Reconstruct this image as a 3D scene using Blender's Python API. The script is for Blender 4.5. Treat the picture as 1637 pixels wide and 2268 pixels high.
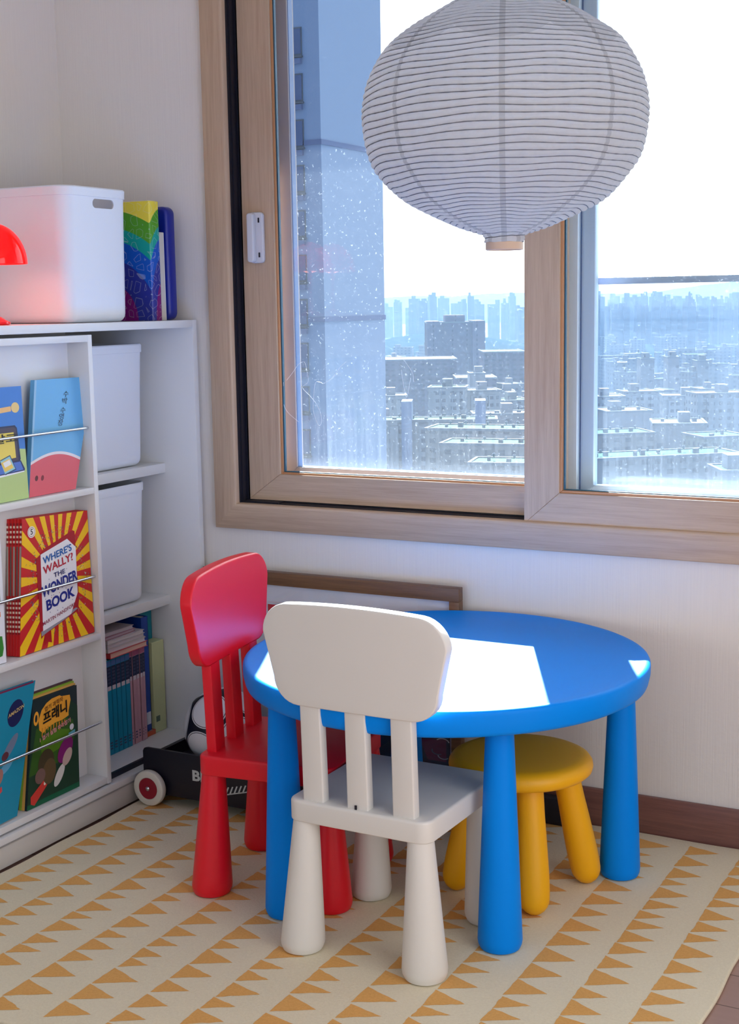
import bpy, bmesh, math, random
from mathutils import Vector, Matrix
for _o in list(bpy.data.objects): bpy.data.objects.remove(_o)
S = bpy.context.scene
COL = S.collection
PI = math.pi
def lin(c):
    return tuple(((v/255)/12.92 if v/255 <= .04045 else ((v/255+.055)/1.055)**2.4) for v in c[:3])+(1,)
# ------------------------------------------------------------------ camera
cd = bpy.data.cameras.new('camera'); cam = bpy.data.objects.new('camera', cd); COL.objects.link(cam)
cd.sensor_fit = 'HORIZONTAL'; cd.sensor_width = 36; cd.lens = 68.09; cd.clip_start = .05; cd.clip_end = 20000
_r = Vector((.88387728, .46744034, -.01613955)); _u = Vector((-.0550794, .1382918, .98885875)); _f = Vector((-.46446444, .87314083, -.14797932))
cam.matrix_world = Matrix(((_r.x, _u.x, -_f.x, 2.5556), (_r.y, _u.y, -_f.y, -3.0574), (_r.z, _u.z, -_f.z, 1.2426), (0, 0, 0, 1)))
S.camera = cam
# ------------------------------------------------------------------ light and exposure
SUN_AZ = math.radians(24.8); SUN_EL = math.radians(37.5)
TO_SUN = Vector((-math.sin(SUN_AZ)*math.cos(SUN_EL), math.cos(SUN_AZ)*math.cos(SUN_EL), math.sin(SUN_EL)))
SUN_W = 27.0; SKY_W = 1.0; BACK_W = 9.0; SIDE_W = 23.0
S.view_settings.view_transform = 'Standard'; S.view_settings.look = 'None'; S.view_settings.gamma = 1; S.view_settings.use_curve_mapping = False
S.view_settings.exposure = 0.42
W = bpy.data.worlds.new('sky'); S.world = W; W.use_nodes = True
nt = W.node_tree; nt.nodes.clear()
tc = nt.nodes.new('ShaderNodeTexCoord'); dp = nt.nodes.new('ShaderNodeVectorMath'); dp.operation = 'DOT_PRODUCT'
nt.links.new(tc.outputs['Generated'], dp.inputs[0]); dp.inputs[1].default_value = (-math.sin(SUN_AZ), math.cos(SUN_AZ), .25)
rp = nt.nodes.new('ShaderNodeValToRGB'); nt.links.new(dp.outputs['Value'], rp.inputs[0])
e = rp.color_ramp.elements; e[0].position = .0; e[0].color = (.26, .36, .52, 1); e[1].position = .85; e[1].color = (3.4, 3.35, 3.1, 1)
m_ = rp.color_ramp.elements.new(.20); m_.color = (1.0, 1.08, 1.2, 1); m_ = rp.color_ramp.elements.new(.50); m_.color = (2.0, 1.98, 1.98, 1)
bg = nt.nodes.new('ShaderNodeBackground'); bg.inputs[1].default_value = SKY_W; nt.links.new(rp.outputs[0], bg.inputs[0])
wo = nt.nodes.new('ShaderNodeOutputWorld'); nt.links.new(bg.outputs[0], wo.inputs[0])
ld = bpy.data.lights.new('sun', 'SUN'); ld.energy = SUN_W; ld.angle = math.radians(.53); ld.color = (1, .96, .9)
sun = bpy.data.objects.new('sun', ld); COL.objects.link(sun); sun.rotation_euler = TO_SUN.to_track_quat('Z', 'Y').to_euler(); sun.location = (-8, 18, 14)
def area(name, loc, rot, sx, sy, en, col, portal=False):
    l = bpy.data.lights.new(name, 'AREA'); l.shape = 'RECTANGLE'; l.size = sx; l.size_y = sy; l.energy = en; l.color = col
    l.cycles.is_portal = portal
    o = bpy.data.objects.new(name, l); COL.objects.link(o); o.location = loc; o.rotation_euler = rot; return o
# fill lamps added behind and beside the camera; sky portal of the main window
area('back_fill', (1.9, -4.58, 1.15), (PI/2, 0, 0), 2.6, 2.1, BACK_W, (1, .98, .97))
area('side_fill', (3.66, -2.15, 1.30), (PI/2, 0, PI/2), 1.9, 1.7, SIDE_W, (1, .98, .96))
area('window_portal', (1.72, .17, 1.46), (-PI/2, 0, 0), 2.3, 1.5, 1, (1, 1, 1), True)
try:
    S.cycles.use_denoising = True; S.cycles.max_bounces = 8; S.cycles.diffuse_bounces = 4; S.cycles.glossy_bounces = 3
    S.cycles.transmission_bounces = 6; S.cycles.transparent_max_bounces = 12; S.cycles.volume_bounces = 0
    S.cycles.caustics_reflective = False; S.cycles.caustics_refractive = False; S.cycles.sample_clamp_indirect = 6
    S.cycles.use_adaptive_sampling = True; S.cycles.adaptive_threshold = .02
except Exception: pass
# ------------------------------------------------------------------ node helpers
class NT:
    def __init__(s, m): s.t = m.node_tree
    def n(s, ty, **k):
        o = s.t.nodes.new(ty)
        for a, b in k.items(): setattr(o, a, b)
        return o
    def l(s, a, b): s.t.links.new(a, b)
    def m(s, op, a, b=None, c=None):
        o = s.n('ShaderNodeMath', operation=op)
        for i, v in enumerate((a, b, c)):
            if v is None: continue
            if isinstance(v, (int, float)): o.inputs[i].default_value = v
            else: s.l(v, o.inputs[i])
        return o.outputs[0]
    def v(s, op, a, b=None):
        o = s.n('ShaderNodeVectorMath', operation=op)
        for i, v in enumerate((a, b)):
            if v is None: continue
            if isinstance(v, tuple): o.inputs[i].default_value = v
            else: s.l(v, o.inputs[i])
        return o
    def mix(s, f, a, b):
        o = s.n('ShaderNodeMix', data_type='RGBA')
        if isinstance(f, (int, float)): o.inputs[0].default_value = f
        else: s.l(f, o.inputs[0])
        for i, v in ((6, a), (7, b)):
            if isinstance(v, tuple): o.inputs[i].default_value = v
            else: s.l(v, o.inputs[i])
        return o.outputs[2]
    def ramp(s, f, stops, interp='LINEAR'):
        o = s.n('ShaderNodeValToRGB'); s.l(f, o.inputs[0]); r = o.color_ramp; r.interpolation = interp
        while len(r.elements) > 1: r.elements.remove(r.elements[-1])
        r.elements[0].position = stops[0][0]; r.elements[0].color = stops[0][1]
        for p, c in stops[1:]:
            x = r.elements.new(p); x.color = c
        return o.outputs[0]
    def noise(s, vec, scale, detail=3, rough=.5):
        o = s.n('ShaderNodeTexNoise'); o.inputs['Scale'].default_value = scale; o.inputs['Detail'].default_value = detail; o.inputs['Roughness'].default_value = rough
        s.l(vec, o.inputs['Vector']); return o.outputs[0]
    def obj(s, scale=None):
        t = s.n('ShaderNodeTexCoord').outputs['Object']
        if scale is None: return t
        o = s.n('ShaderNodeMapping'); o.inputs['Scale'].default_value = scale; s.l(t, o.inputs[0]); return o.outputs[0]
    def bump(s, h, strength, dist, bsdf):
        o = s.n('ShaderNodeBump'); o.inputs['Strength'].default_value = strength; o.inputs['Distance'].default_value = dist
        s.l(h, o.inputs['Height']); s.l(o.outputs[0], bsdf.inputs['Normal'])
def mat(name, c, rough=.5, spec=.5, metal=0, coat=0, speck=0, bump=0, bscale=300):
    m = bpy.data.materials.new(name); m.use_nodes = True; t = NT(m); b = m.node_tree.nodes['Principled BSDF']
    c = lin(c)
    b.inputs['Base Color'].default_value = c; b.inputs['Roughness'].default_value = rough; b.inputs['Metallic'].default_value = metal
    b.inputs['Specular IOR Level'].default_value = spec; b.inputs['Coat Weight'].default_value = coat
    if speck:
        n = t.noise(t.obj(), 14, 4); t.l(t.mix(t.m('MULTIPLY', n, speck), c, tuple(v*.55 for v in c[:3])+(1,)), b.inputs['Base Color'])
    if bump: t.bump(t.noise(t.obj(), bscale, 2), bump, .001, b)
    return m
def wood(name, c1, c2, axis, rough=.45, scale=1.0, fine=1.0):
    m = bpy.data.materials.new(name); m.use_nodes = True; t = NT(m); b = m.node_tree.nodes['Principled BSDF']
    sc = {'x': (2.2, 60, 60), 'z': (60, 60, 2.2), 'y': (60, 2.2, 60)}[axis]
    v = t.obj(tuple(k*scale for k in sc)); n = t.noise(v, 1.6, 5, .62)
    v2 = t.obj(tuple(k*scale*4 for k in sc)); n2 = t.noise(v2, 1.5, 3, .6)
    f = t.m('ADD', t.m('MULTIPLY', n, .75), t.m('MULTIPLY', n2, .35))
    t.l(t.ramp(f, [(.3, lin(c2)), (.72, lin(c1))]), b.inputs['Base Color']); b.inputs['Roughness'].default_value = rough
    t.bump(n2, .25*fine, .0006, b); return m
# ------------------------------------------------------------------ mesh helpers
def obj(name, bm, mats, parent=None, smooth=True, auto=35, normals=True):
    me = bpy.data.meshes.new(name)
    if normals: bmesh.ops.recalc_face_normals(bm, faces=bm.faces)
    bm.to_mesh(me); bm.free()
    for k in (mats if isinstance(mats, (list, tuple)) else [mats]): me.materials.append(k)
    o = bpy.data.objects.new(name, me); COL.objects.link(o)
    if parent is not None: o.parent = parent
    for p in me.polygons: p.use_smooth = bool(smooth)
    if smooth:
        try: me.set_sharp_from_angle(angle=math.radians(auto))
        except Exception: pass
    return o
def tag(o, label=None, cat=None, group=None, kind=None):
    if label: o['label'] = label
    if cat: o['category'] = cat
    if group: o['group'] = group
    if kind: o['kind'] = kind
    return o
def thing(name, label, cat, loc=(0, 0, 0), rz=0, group=None, kind=None):
    o = bpy.data.objects.new(name, None); COL.objects.link(o); o.location = loc; o.rotation_euler = (0, 0, rz); o.empty_display_size = .05
    return tag(o, label, cat, group, kind)
def dup(o, loc=None, rz=None, label=None, parent=None):
    c = o.copy(); COL.objects.link(c)
    if parent is not None: c.parent = parent
    if loc is not None: c.location = loc
    if rz is not None: c.rotation_euler = (0, 0, rz)
    if label: c['label'] = label
    for ch in o.children: dup(ch, parent=c)
    return c
def bx(bm, x0, x1, y0, y1, z0, z1, bev=0, seg=2, mi=0):
    b2 = bmesh.new(); r = bmesh.ops.create_cube(b2, size=1)
    for v in b2.verts: v.co = Vector(((x0+x1)/2+v.co.x*(x1-x0), (y0+y1)/2+v.co.y*(y1-y0), (z0+z1)/2+v.co.z*(z1-z0)))
    if bev: bmesh.ops.bevel(b2, geom=list(b2.edges), offset=bev, segments=seg, profile=.5, affect='EDGES')
    merge(bm, b2, mi); return bm
def merge(bm, b2, mi=0, mtx=None):
    vs = {}
    for v in b2.verts: vs[v] = bm.verts.new(mtx @ v.co if mtx else v.co)
    for f in b2.faces:
        try:
            nf = bm.faces.new([vs[v] for v in f.verts]); nf.material_index = mi or f.material_index; nf.smooth = True
        except ValueError: pass
    b2.free()
def box(x0, x1, y0, y1, z0, z1, bev=0, seg=2):
    return bx(bmesh.new(), x0, x1, y0, y1, z0, z1, bev, seg)
def lathe(bm, prof, seg=48, c=(0, 0), mtx=None, mi=0, closed=False):
    b2 = bmesh.new(); rings = []
    for r, z in prof:
        if r < 1e-6: rings.append([b2.verts.new((c[0], c[1], z))])
        else: rings.append([b2.verts.new((c[0]+r*math.cos(2*PI*i/seg), c[1]+r*math.sin(2*PI*i/seg), z)) for i in range(seg)])
    pairs = list(zip(rings, rings[1:]))
    if closed: pairs.append((rings[-1], rings[0]))
    for a, b in pairs:
        for i in range(seg):
            j = (i+1) % seg
            if len(a) == 1 and len(b) == 1: continue
            if len(a) == 1: b2.faces.new((a[0], b[j], b[i]))
            elif len(b) == 1: b2.faces.new((a[i], a[j], b[0]))
            else: b2.faces.new((a[i], a[j], b[j], b[i]))
    merge(bm, b2, mi, mtx); return bm
def tube(bm, pts, r, seg=8, mi=0, cap=True):
    b2 = bmesh.new(); rings = []; pts = [Vector(p) for p in pts]; n = None
    for i, p in enumerate(pts):
        d = (pts[min(i+1, len(pts)-1)]-pts[max(i-1, 0)]).normalized()
        if n is None: n = d.orthogonal().normalized()
        else: n = (n-d*n.dot(d)).normalized()
        b = d.cross(n); rr = r[i] if isinstance(r, (list, tuple)) else r
        rings.append([b2.verts.new(p+rr*(math.cos(2*PI*k/seg)*n+math.sin(2*PI*k/seg)*b)) for k in range(seg)])
    for a, b in zip(rings, rings[1:]):
        for k in range(seg): b2.faces.new((a[k], a[(k+1) % seg], b[(k+1) % seg], b[k]))
    if cap: b2.faces.new(rings[0]); b2.faces.new(rings[-1][::-1])
    merge(bm, b2, mi); return bm
def rrect(w, d, r, n=6, top=None):
    """rounded rectangle outline, CCW; top = width at +y for a trapezoid"""
    top = w if top is None else top; pts = []
    for cx, cy, a0 in ((1, 1, 0), (-1, 1, 90), (-1, -1, 180), (1, -1, 270)):
        hw = (top if cy > 0 else w)/2
        for k in range(n+1):
            a = math.radians(a0+90*k/n); pts.append((cx*(hw-r)+r*math.cos(a), cy*(d/2-r)+r*math.sin(a)))
    return pts
def dense(pts, step):
    out = []
    for i, p in enumerate(pts):
        q = pts[(i+1) % len(pts)]; L = math.dist(p, q); n = max(1, int(L/step))
        for k in range(n): out.append((p[0]+(q[0]-p[0])*k/n, p[1]+(q[1]-p[1])*k/n))
    return out
def inset(pts, d):
    n = len(pts); out = []
    for i in range(n):
        a, b, c = pts[i-1], pts[i], pts[(i+1) % n]
        e1 = (b[0]-a[0], b[1]-a[1]); e2 = (c[0]-b[0], c[1]-b[1]); l1 = math.hypot(*e1) or 1; l2 = math.hypot(*e2) or 1
        nx = -(e1[1]/l1+e2[1]/l2); ny = e1[0]/l1+e2[0]/l2; l = math.hypot(nx, ny) or 1
        out.append((b[0]+nx/l*d, b[1]+ny/l*d))
    return out
def slab(bm, pts, z0, z1, re=.004, n=4, caps=0, xf=None, mi=0, re0=None):
    """rounded-edge slab of an outline; caps = concentric rings that let the faces bend"""
    b2 = bmesh.new(); re0 = re if re0 is None else re0; rings = []
    def ring(p, z): return [b2.verts.new((x, y, z)) for x, y in p]
    cx = sum(p[0] for p in pts)/len(pts); cy = sum(p[1] for p in pts)/len(pts)
    seq = []
    for k in range(n+1):
        a = PI/2*k/n; seq.append((re0*(1-math.sin(a)), z0+re0*(1-math.cos(a))))
    for k in range(n+1):
        a = PI/2*k/n; seq.append((re*(1-math.cos(a)), z1-re*(1-math.sin(a))))
    for d, z in seq: rings.append(ring(inset(pts, d), z))
    L = len(pts)
    for a, b in zip(rings, rings[1:]):
        for i in range(L): b2.faces.new((a[i], a[(i+1) % L], b[(i+1) % L], b[i]))
    for rg, z, dd, fl in ((rings[0], z0, re0, True), (rings[-1], z1, re, False)):
        cur = rg; base = inset(pts, dd)
        for k in range(1, caps+1):
            s = 1-k/(caps+1); nx = [b2.verts.new((cx+(x-cx)*s, cy+(y-cy)*s, z)) for x, y in base]
            for i in range(L): b2.faces.new((cur[i], cur[(i+1) % L], nx[(i+1) % L], nx[i]))
            cur = nx
        if caps:
            c = b2.verts.new((cx, cy, z))
            for i in range(L): b2.faces.new((cur[i], cur[(i+1) % L], c))
        else: b2.faces.new(cur[::-1] if fl else cur)
    if xf:
        for v in b2.verts: v.co = Vector(xf(*v.co))
    merge(bm, b2, mi); return bm
def frame_ring(bm, x0, x1, z0, z1, wl, wr, wb, wt, y0, y1, bev=.003):
    """four mitred rails round an opening in the xz plane"""
    O = [(x0, z0), (x1, z0), (x1, z1), (x0, z1)]; I = [(x0+wl, z0+wb), (x1-wr, z0+wb), (x1-wr, z1-wt), (x0+wl, z1-wt)]
    for k, mi in ((0, 1), (1, 0), (2, 1), (3, 0)):
        j = (k+1) % 4; slab(bm, [O[k], O[j], I[j], I[k]], y0, y1, min(bev, .0012), 1, xf=lambda x, y, z: (x, z, y), mi=mi)
    return bm
def text_mesh(s, size, align='CENTER', bold=0, extr=0):
    c = bpy.data.curves.new('t', 'FONT'); c.body = s; c.size = size; c.align_x = align; c.align_y = 'CENTER'; c.offset = bold; c.extrude = extr; c.resolution_u = 3
    o = bpy.data.objects.new('t', c); COL.objects.link(o)
    dg = bpy.context.evaluated_depsgraph_get(); me = bpy.data.meshes.new_from_object(o.evaluated_get(dg))
    bm = bmesh.new(); bm.from_mesh(me); bpy.data.objects.remove(o); bpy.data.curves.remove(c); bpy.data.meshes.remove(me); return bm
# ------------------------------------------------------------------ materials
def wall_mat():
    m = bpy.data.materials.new('wallpaper'); m.use_nodes = True; t = NT(m); b = m.node_tree.nodes['Principled BSDF']
    n = t.noise(t.obj((260, 260, 6)), 1.0, 2); n2 = t.noise(t.obj(), 90, 2)
    t.l(t.mix(t.m('MULTIPLY', n, .35), lin((236, 229, 221)), lin((212, 205, 199))), b.inputs['Base Color']); b.inputs['Roughness'].default_value = .85
    b.inputs['Specular IOR Level'].default_value = .2
    t.bump(t.m('ADD', n, t.m('MULTIPLY', n2, .4)), .35, .0012, b); return m
M_WALL = wall_mat()
M_CEIL = mat('ceiling_paint', (228, 225, 222), .9)
M_OAKZ = wood('light_oak_upright', (204, 176, 148), (176, 146, 120), 'z'); M_OAKX = wood('light_oak_level', (204, 176, 148), (176, 146, 120), 'x')
M_OAKD = mat('oak_bead', (196, 140, 96), .35); M_BLK = mat('black_seal', (12, 13, 30), .6); M_TEAL = mat('teal_gasket', (20, 84, 110), .4)
M_OUTZ = mat('outer_sash_taupe', (178, 165, 165), .45); M_ALU = mat('pale_aluminium', (226, 240, 250), .35, metal=.2)
M_BASE = wood('brown_baseboard', (140, 96, 86), (108, 72, 66), 'x', .4)
M_SHELF = mat('white_laminate', (226, 226, 226), .38, speck=.03)
M_BLACKTRK = mat('black_track', (18, 22, 40), .4)
def floor_mat():
    m = bpy.data.materials.new('plank_floor'); m.use_nodes = True; t = NT(m); b = m.node_tree.nodes['Principled BSDF']
    br = t.n('ShaderNodeTexBrick'); t.l(t.obj(), br.inputs[0]); br.inputs['Scale'].default_value = 1; br.inputs['Brick Width'].default_value = 1.1; br.inputs['Row Height'].default_value = .12
    br.inputs['Mortar Size'].default_value = .0015; br.inputs['Color1'].default_value = lin((176, 142, 130)); br.inputs['Color2'].default_value = lin((160, 127, 116)); br.inputs['Mortar'].default_value = lin((92, 66, 60))
    n = t.noise(t.obj((4, 60, 4)), 1.5, 4); t.l(t.mix(t.m('MULTIPLY', n, .3), br.outputs[0], lin((130, 98, 88))), b.inputs['Base Color']); b.inputs['Roughness'].default_value = .35; return m
M_FLOOR = floor_mat()
def plastic(name, c, rough=.36, spec=.5):
    m = bpy.data.materials.new(name); m.use_nodes = True; t = NT(m); b = m.node_tree.nodes['Principled BSDF']
    b.inputs['Base Color'].default_value = lin(c); b.inputs['Roughness'].default_value = rough; b.inputs['Specular IOR Level'].default_value = spec
    t.bump(t.noise(t.obj(), 420, 2), .12, .0006, b); return m
M_RED = plastic('red_plastic', (230, 16, 38), .36); M_WHITE = plastic('white_plastic', (226, 222, 214), .42)
M_BLUE = plastic('blue_plastic', (0, 138, 240), .42, .11); M_YEL = plastic('yellow_plastic', (245, 178, 0), .48)
# ================================================================== ROOM
XR, YB, ZC = 3.7, -4.7, 2.38      # right wall, wall behind the camera, ceiling
OX0, OX1, OZ0, OZ1 = .50, 2.92, .69, 2.22
def struct(name, bm, m, **k): return tag(obj(name, bm, m, **k), kind='structure')
struct('floor', box(-.2, XR+.2, YB-.2, .2, -.12, 0), M_FLOOR, smooth=False)
struct('ceiling', box(-.2, XR+.2, YB-.2, .2, ZC, ZC+.12), M_CEIL, smooth=False)
bm = bmesh.new(); bx(bm, -.2, OX0, 0, .2, 0, ZC); bx(bm, OX1, XR+.2, 0, .2, 0, ZC); bx(bm, OX0, OX1, 0, .2, 0, OZ0); bx(bm, OX0, OX1, 0, .2, OZ1, ZC)
struct('wall_back', bm, M_WALL, smooth=False)
struct('wall_left', box(-.2, 0, YB, 0, 0, ZC), M_WALL, smooth=False)
bm = bmesh.new(); bx(bm, XR, XR+.2, YB, -3.15, 0, ZC); bx(bm, XR, XR+.2, -1.15, 0, 0, ZC); bx(bm, XR, XR+.2, -3.15, -1.15, 0, .42); bx(bm, XR, XR+.2, -3.15, -1.15, 2.18, ZC)
struct('wall_right', bm, M_WALL, smooth=False)
bm = bmesh.new(); bx(bm, -.2, .55, YB-.2, YB, 0, ZC); bx(bm, 3.25, XR+.2, YB-.2, YB, 0, ZC); bx(bm, .55, 3.25, YB-.2, YB, 2.2, ZC)
struct('wall_front', bm, M_WALL, smooth=False)
bm = bmesh.new(); bx(bm, .44, XR, -.012, 0, 0, .0976, .003)
struct('baseboard_back', bm, M_BASE)
# ================================================================== WINDOW
def glass_mat(name, dust, tint=(.93, .97, 1, 1), streak=0, scr=0):
    m = bpy.data.materials.new(name); m.use_nodes = True; t = NT(m); t.t.nodes.clear()
    out = t.n('ShaderNodeOutputMaterial'); tr = t.n('ShaderNodeBsdfTransparent'); tr.inputs[0].default_value = tint
    gl = t.n('ShaderNodeBsdfGlossy'); gl.inputs['Roughness'].default_value = .02; lw = t.n('ShaderNodeLayerWeight'); lw.inputs[0].default_value = .5; ff = t.m('ADD', .022, t.m('MULTIPLY', t.m('POWER', lw.outputs['Facing'], 5), .5))
    mx = t.n('ShaderNodeMixShader'); t.l(ff, mx.inputs[0]); t.l(tr.outputs[0], mx.inputs[1]); t.l(gl.outputs[0], mx.inputs[2])
    tl = t.n('ShaderNodeBsdfTranslucent'); tl.inputs[0].default_value = (.8, .9, 1, 1)
    p = t.obj(); sp = t.n('ShaderNodeSeparateXYZ'); t.l(p, sp.inputs[0])
    n = t.noise(p, 38, 5, .7); spots = t.m('MULTIPLY', t.m('GREATER_THAN', t.noise(p, 120, 4, .7), .66), .10)
    f = t.m('ADD', t.m('MULTIPLY', n, dust*.9), t.m('MULTIPLY', spots, 1.0 if scr else .3)); f = t.m('ADD', f, dust*.5)
    # drip streaks and grime that gather above the lower rail
    st = t.noise(t.obj((95, 1, 2.5)), 1.0, 3, .65); low = t.m('SUBTRACT', 1, t.m('MULTIPLY', t.m('SUBTRACT', sp.outputs[2], .80), 2.6)); low.node.use_clamp = True
    f = t.m('ADD', f, t.m('MULTIPLY', t.m('MULTIPLY', t.m('POWER', st, 2.5), low), streak))
    edge = t.m('SUBTRACT', 1, t.m('MULTIPLY', t.m('SUBTRACT', sp.outputs[2], .815), 22)); edge.node.use_clamp = True
    f = t.m('ADD', f, t.m('MULTIPLY', t.m('MULTIPLY', edge, edge), .025 if streak else 0)); f.node.use_clamp = True
    m2 = t.n('ShaderNodeMixShader'); t.l(f, m2.inputs[0]); t.l(mx.outputs[0], m2.inputs[1]); t.l(tl.outputs[0], m2.inputs[2]); t.l(m2.outputs[0], out.inputs[0]); return m
M_GIN = glass_mat('clean_pane', .006, (.97, .985, 1, 1)); M_GOUT = glass_mat('dusty_pane', .005, (.90, .95, 1, 1), .045, 1); M_GOUTR = glass_mat('streaked_pane', .005, (.88, .94, 1, 1), .05, 1)
win = tag(thing('window_1', None, None), kind='structure')
WX1, WZ1 = 2.95, 2.26
def prof_casing(bm):
    # face casing, mitred, with a rounded inner lip
    o = [(.4755, .6605), (WX1, .6605), (WX1, WZ1), (.4755, WZ1)]
    def off(d): return [(.4755+d, .6605+d), (WX1-d, .6605+d), (WX1-d, WZ1-d), (.4755+d, WZ1-d)]
    seq = [(0, 0), (0, -.014), (.0015, -.0185), (.004, -.020), (.058, -.020), (.063, -.019), (.0665, -.016), (.068, -.012), (.0685, .02), (.0685, .15), (.03, .19)]
    rings = [[bm.verts.new((x, y, z)) for x, z in off(d)] for d, y in seq]
    for a, b in zip(rings, rings[1:]):
        for i in range(4):
            f = bm.faces.new((a[i], a[(i+1) % 4], b[(i+1) % 4], b[i])); f.material_index = 1 if i in (0, 2) else 0
    return bm
obj('casing', prof_casing(bmesh.new()), [M_OAKZ, M_OAKX], win)
bm = bmesh.new(); bx(bm, .5435, .5475, -.002, .16, .727, 2.19); bx(bm, .5475, .551, .006, .018, .729, 2.19); bx(bm, .5475, .557, .03, .16, .729, 2.19); bx(bm, .5475, .66, .004, .030, .7285, .7335); bx(bm, .545, 2.86, .03, .16, .7285, .7325); bx(bm, .545, 2.86, .002, .03, .7285, .7305)
obj('track_seal', bm, M_BLK, win)
def sash(name, x0, x1, z0, z1, wl, wr, wb, y0, y1, mats, bead, gy, gm, lab, beadm=M_OAKD, gask=M_TEAL):
    bm = frame_ring(bmesh.new(), x0, x1, z0, z1, wl, wr, wb, .07, y0, y1, .003)
    s = obj(name, bm, mats, win); s['label'] = lab
    if bead:
        bm = frame_ring(bmesh.new(), x0+wl-.001, x1-wr+.001, z0+wb-.001, z1-.069, bead, bead, bead, bead, y0+.006, gy-.002, .0015); obj('glazing_bead', bm, beadm, s)
        b = bead*.8; bm = frame_ring(bmesh.new(), x0+wl+b, x1-wr-b, z0+wb+b, z1-.069-b, .0035, .0035, .0025, .0035, gy-.0045, gy+.004, 0); obj('gasket', bm, gask, s)
    g = obj('pane', box(x0+wl-.004, x1-wr+.004, gy-.002, gy+.002, z0+wb-.004, z1-.066), gm, s, smooth=False); return s
sash('inner_sash', .5535, 1.43, .7345, 2.195, .0985, .08, .070, .030, .064, [M_OAKZ, M_OAKX], .006, .046, M_GIN, 'left oak sash set back in the frame')
sash('inner_sash', 1.3465, 2.22, .7215, 2.195, .0870, .09, .0765, -.008, .026, [M_OAKZ, M_OAKX], .007, .010, M_GIN, 'right oak sash in the front track')
sash('inner_sash', 2.14, 2.88, .7345, 2.195, .08, .09, .070, .030, .064, [M_OAKZ, M_OAKX], .006, .046, M_GIN, 'far right oak sash outside the view')
sash('outer_sash', .598, 1.415, .742, 2.17, .0635, .070, .074, .100, .134, [M_OUTZ, M_OUTZ], .0, .117, M_GOUT, 'left outer sash of taupe vinyl')
bm = frame_ring(bmesh.new(), .6585, 1.348, .8135, 2.10, .0045, .004, .004, .004, .105, .126, .001); obj('edge_strip', bm, mat('blue_grey_edge', (96, 128, 178), .3), win)
s_ = sash('outer_sash', 1.408, 2.22, .742, 2.17, .035, .05, .050, .086, .104, [M_ALU, M_ALU], .0, .096, M_GIN, 'right outer sash of pale aluminium')
sash('outer_sash', 1.442, 2.20, .742, 2.17, .034, .05, .062, .112, .136, [M_ALU, M_ALU], .0, .124, M_GOUTR, 'insect screen frame behind the right outer sash')
bm = bmesh.new(); bx(bm, 1.4395, 1.4435, .104, .114, .76, 2.16); obj('brush_strip', bm, mat('dark_blue_brush', (30, 74, 130), .5), win)
# fine white scratches on the left panes
SCR = [[(0.67, 1.048), (0.689, 1.068), (0.706, 1.088), (0.725, 1.095), (0.733, 1.063), (0.734, 1.044), (0.717, 1.03), (0.738, 1.01), (0.756, 0.99), (0.769, 0.966), (0.771, 0.942), (0.764, 0.933), (0.755, 0.948), (0.748, 0.972), (0.749, 0.997), (0.752, 1.026), (0.757, 1.044), (0.771, 1.044), (0.779, 1.041), (0.796, 1.05), (0.812, 1.062), (0.829, 1.083), (0.846, 1.096)], [(0.661, 1.043), (0.658, 0.996), (0.67, 0.967), (0.704, 0.941)], [(1.002, 1.078), (1.006, 1.048), (1.016, 1.01), (1.027, 1.058)], [(1.009, 1.102), (1.031, 1.073), (1.036, 1.048)]]
def squig(p, n=4):
    out = []
    for i in range(len(p)-1):
        q0, q1, q2, q3 = p[max(i-1, 0)], p[i], p[i+1], p[min(i+2, len(p)-1)]
        for k in range(n):
            u = k/n; out.append(tuple(.5*(2*q1[c]+(q2[c]-q0[c])*u+(2*q0[c]-5*q1[c]+4*q2[c]-q3[c])*u*u+(3*q1[c]-q0[c]-3*q2[c]+q3[c])*u**3) for c in (0, 1)))
    return [(x, .0427, z) for x, z in out+[p[-1]]]
for p in SCR: obj('scratch', tube(bmesh.new(), squig(p), .00045, 5), mat('scratch_white', (236, 240, 246), .6), win)
# latch on the left sash
lt = obj('latch', bmesh.new(), M_ALU, win)
bm = bmesh.new(); slab(bm, rrect(.042, .128, .010), 0, .012, .004); slab(bm, rrect(.020, .124, .008), .008, .026, .004, xf=lambda x, y, z: (x-.010, y, z))
bm2 = bmesh.new(); merge(bm2, bm, 0, Matrix.Translation((.604, .0305, 1.4115)) @ Matrix.Rotation(PI/2, 4, 'X'))
_m = bpy.data.meshes.new('latch'); bm2.to_mesh(_m); bm2.free(); _m.materials.append(mat('latch_grey', (206, 206, 212), .35)); lt.data = _m
for p_ in _m.polygons: p_.use_smooth = True
try: _m.set_sharp_from_angle(angle=.6)
except Exception: pass
bm = bmesh.new()
for zz in (1.455, 1.368): bx(bm, .6115, .6155, .0170, .0192, zz-.006, zz+.006)
obj('latch_slot', bm, M_BLK, lt)
# balcony outside: floor slab above, glass balustrade
struct('trim_1', box(-1.5, 5, .2, 1.10, 2.46, 2.62), mat('concrete_slab', (190, 190, 190), .8), smooth=False)
rl = thing('balcony_railing', 'dark-topped glass balustrade outside the right half of the window', 'railing', (1.4075, .2165, .68))
def rel(o, *a): return [v-q for v, q in zip(a, o)]
obj('top_rail', box(0, 1.7, -.010, .012, .597, .6135, .002), mat('slate_rail', (92, 112, 150), .4), rl)
obj('post', box(0.004, .012, -.012, .012, .02, .60), mat('rail_post_pale', (176, 196, 220), .4), rl)
obj('post', box(.030, .038, -.012, .012, .02, .60), bpy.data.materials['rail_post_pale'], rl)
obj('side_panel', box(.012, .030, -.004, .006, .02, .598), mat('rail_post_blue', (108, 156, 200), .35), rl)
obj('glass_panel', box(.038, 1.70, -.003, .003, .02, .597), M_GIN, rl, smooth=False)
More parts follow.
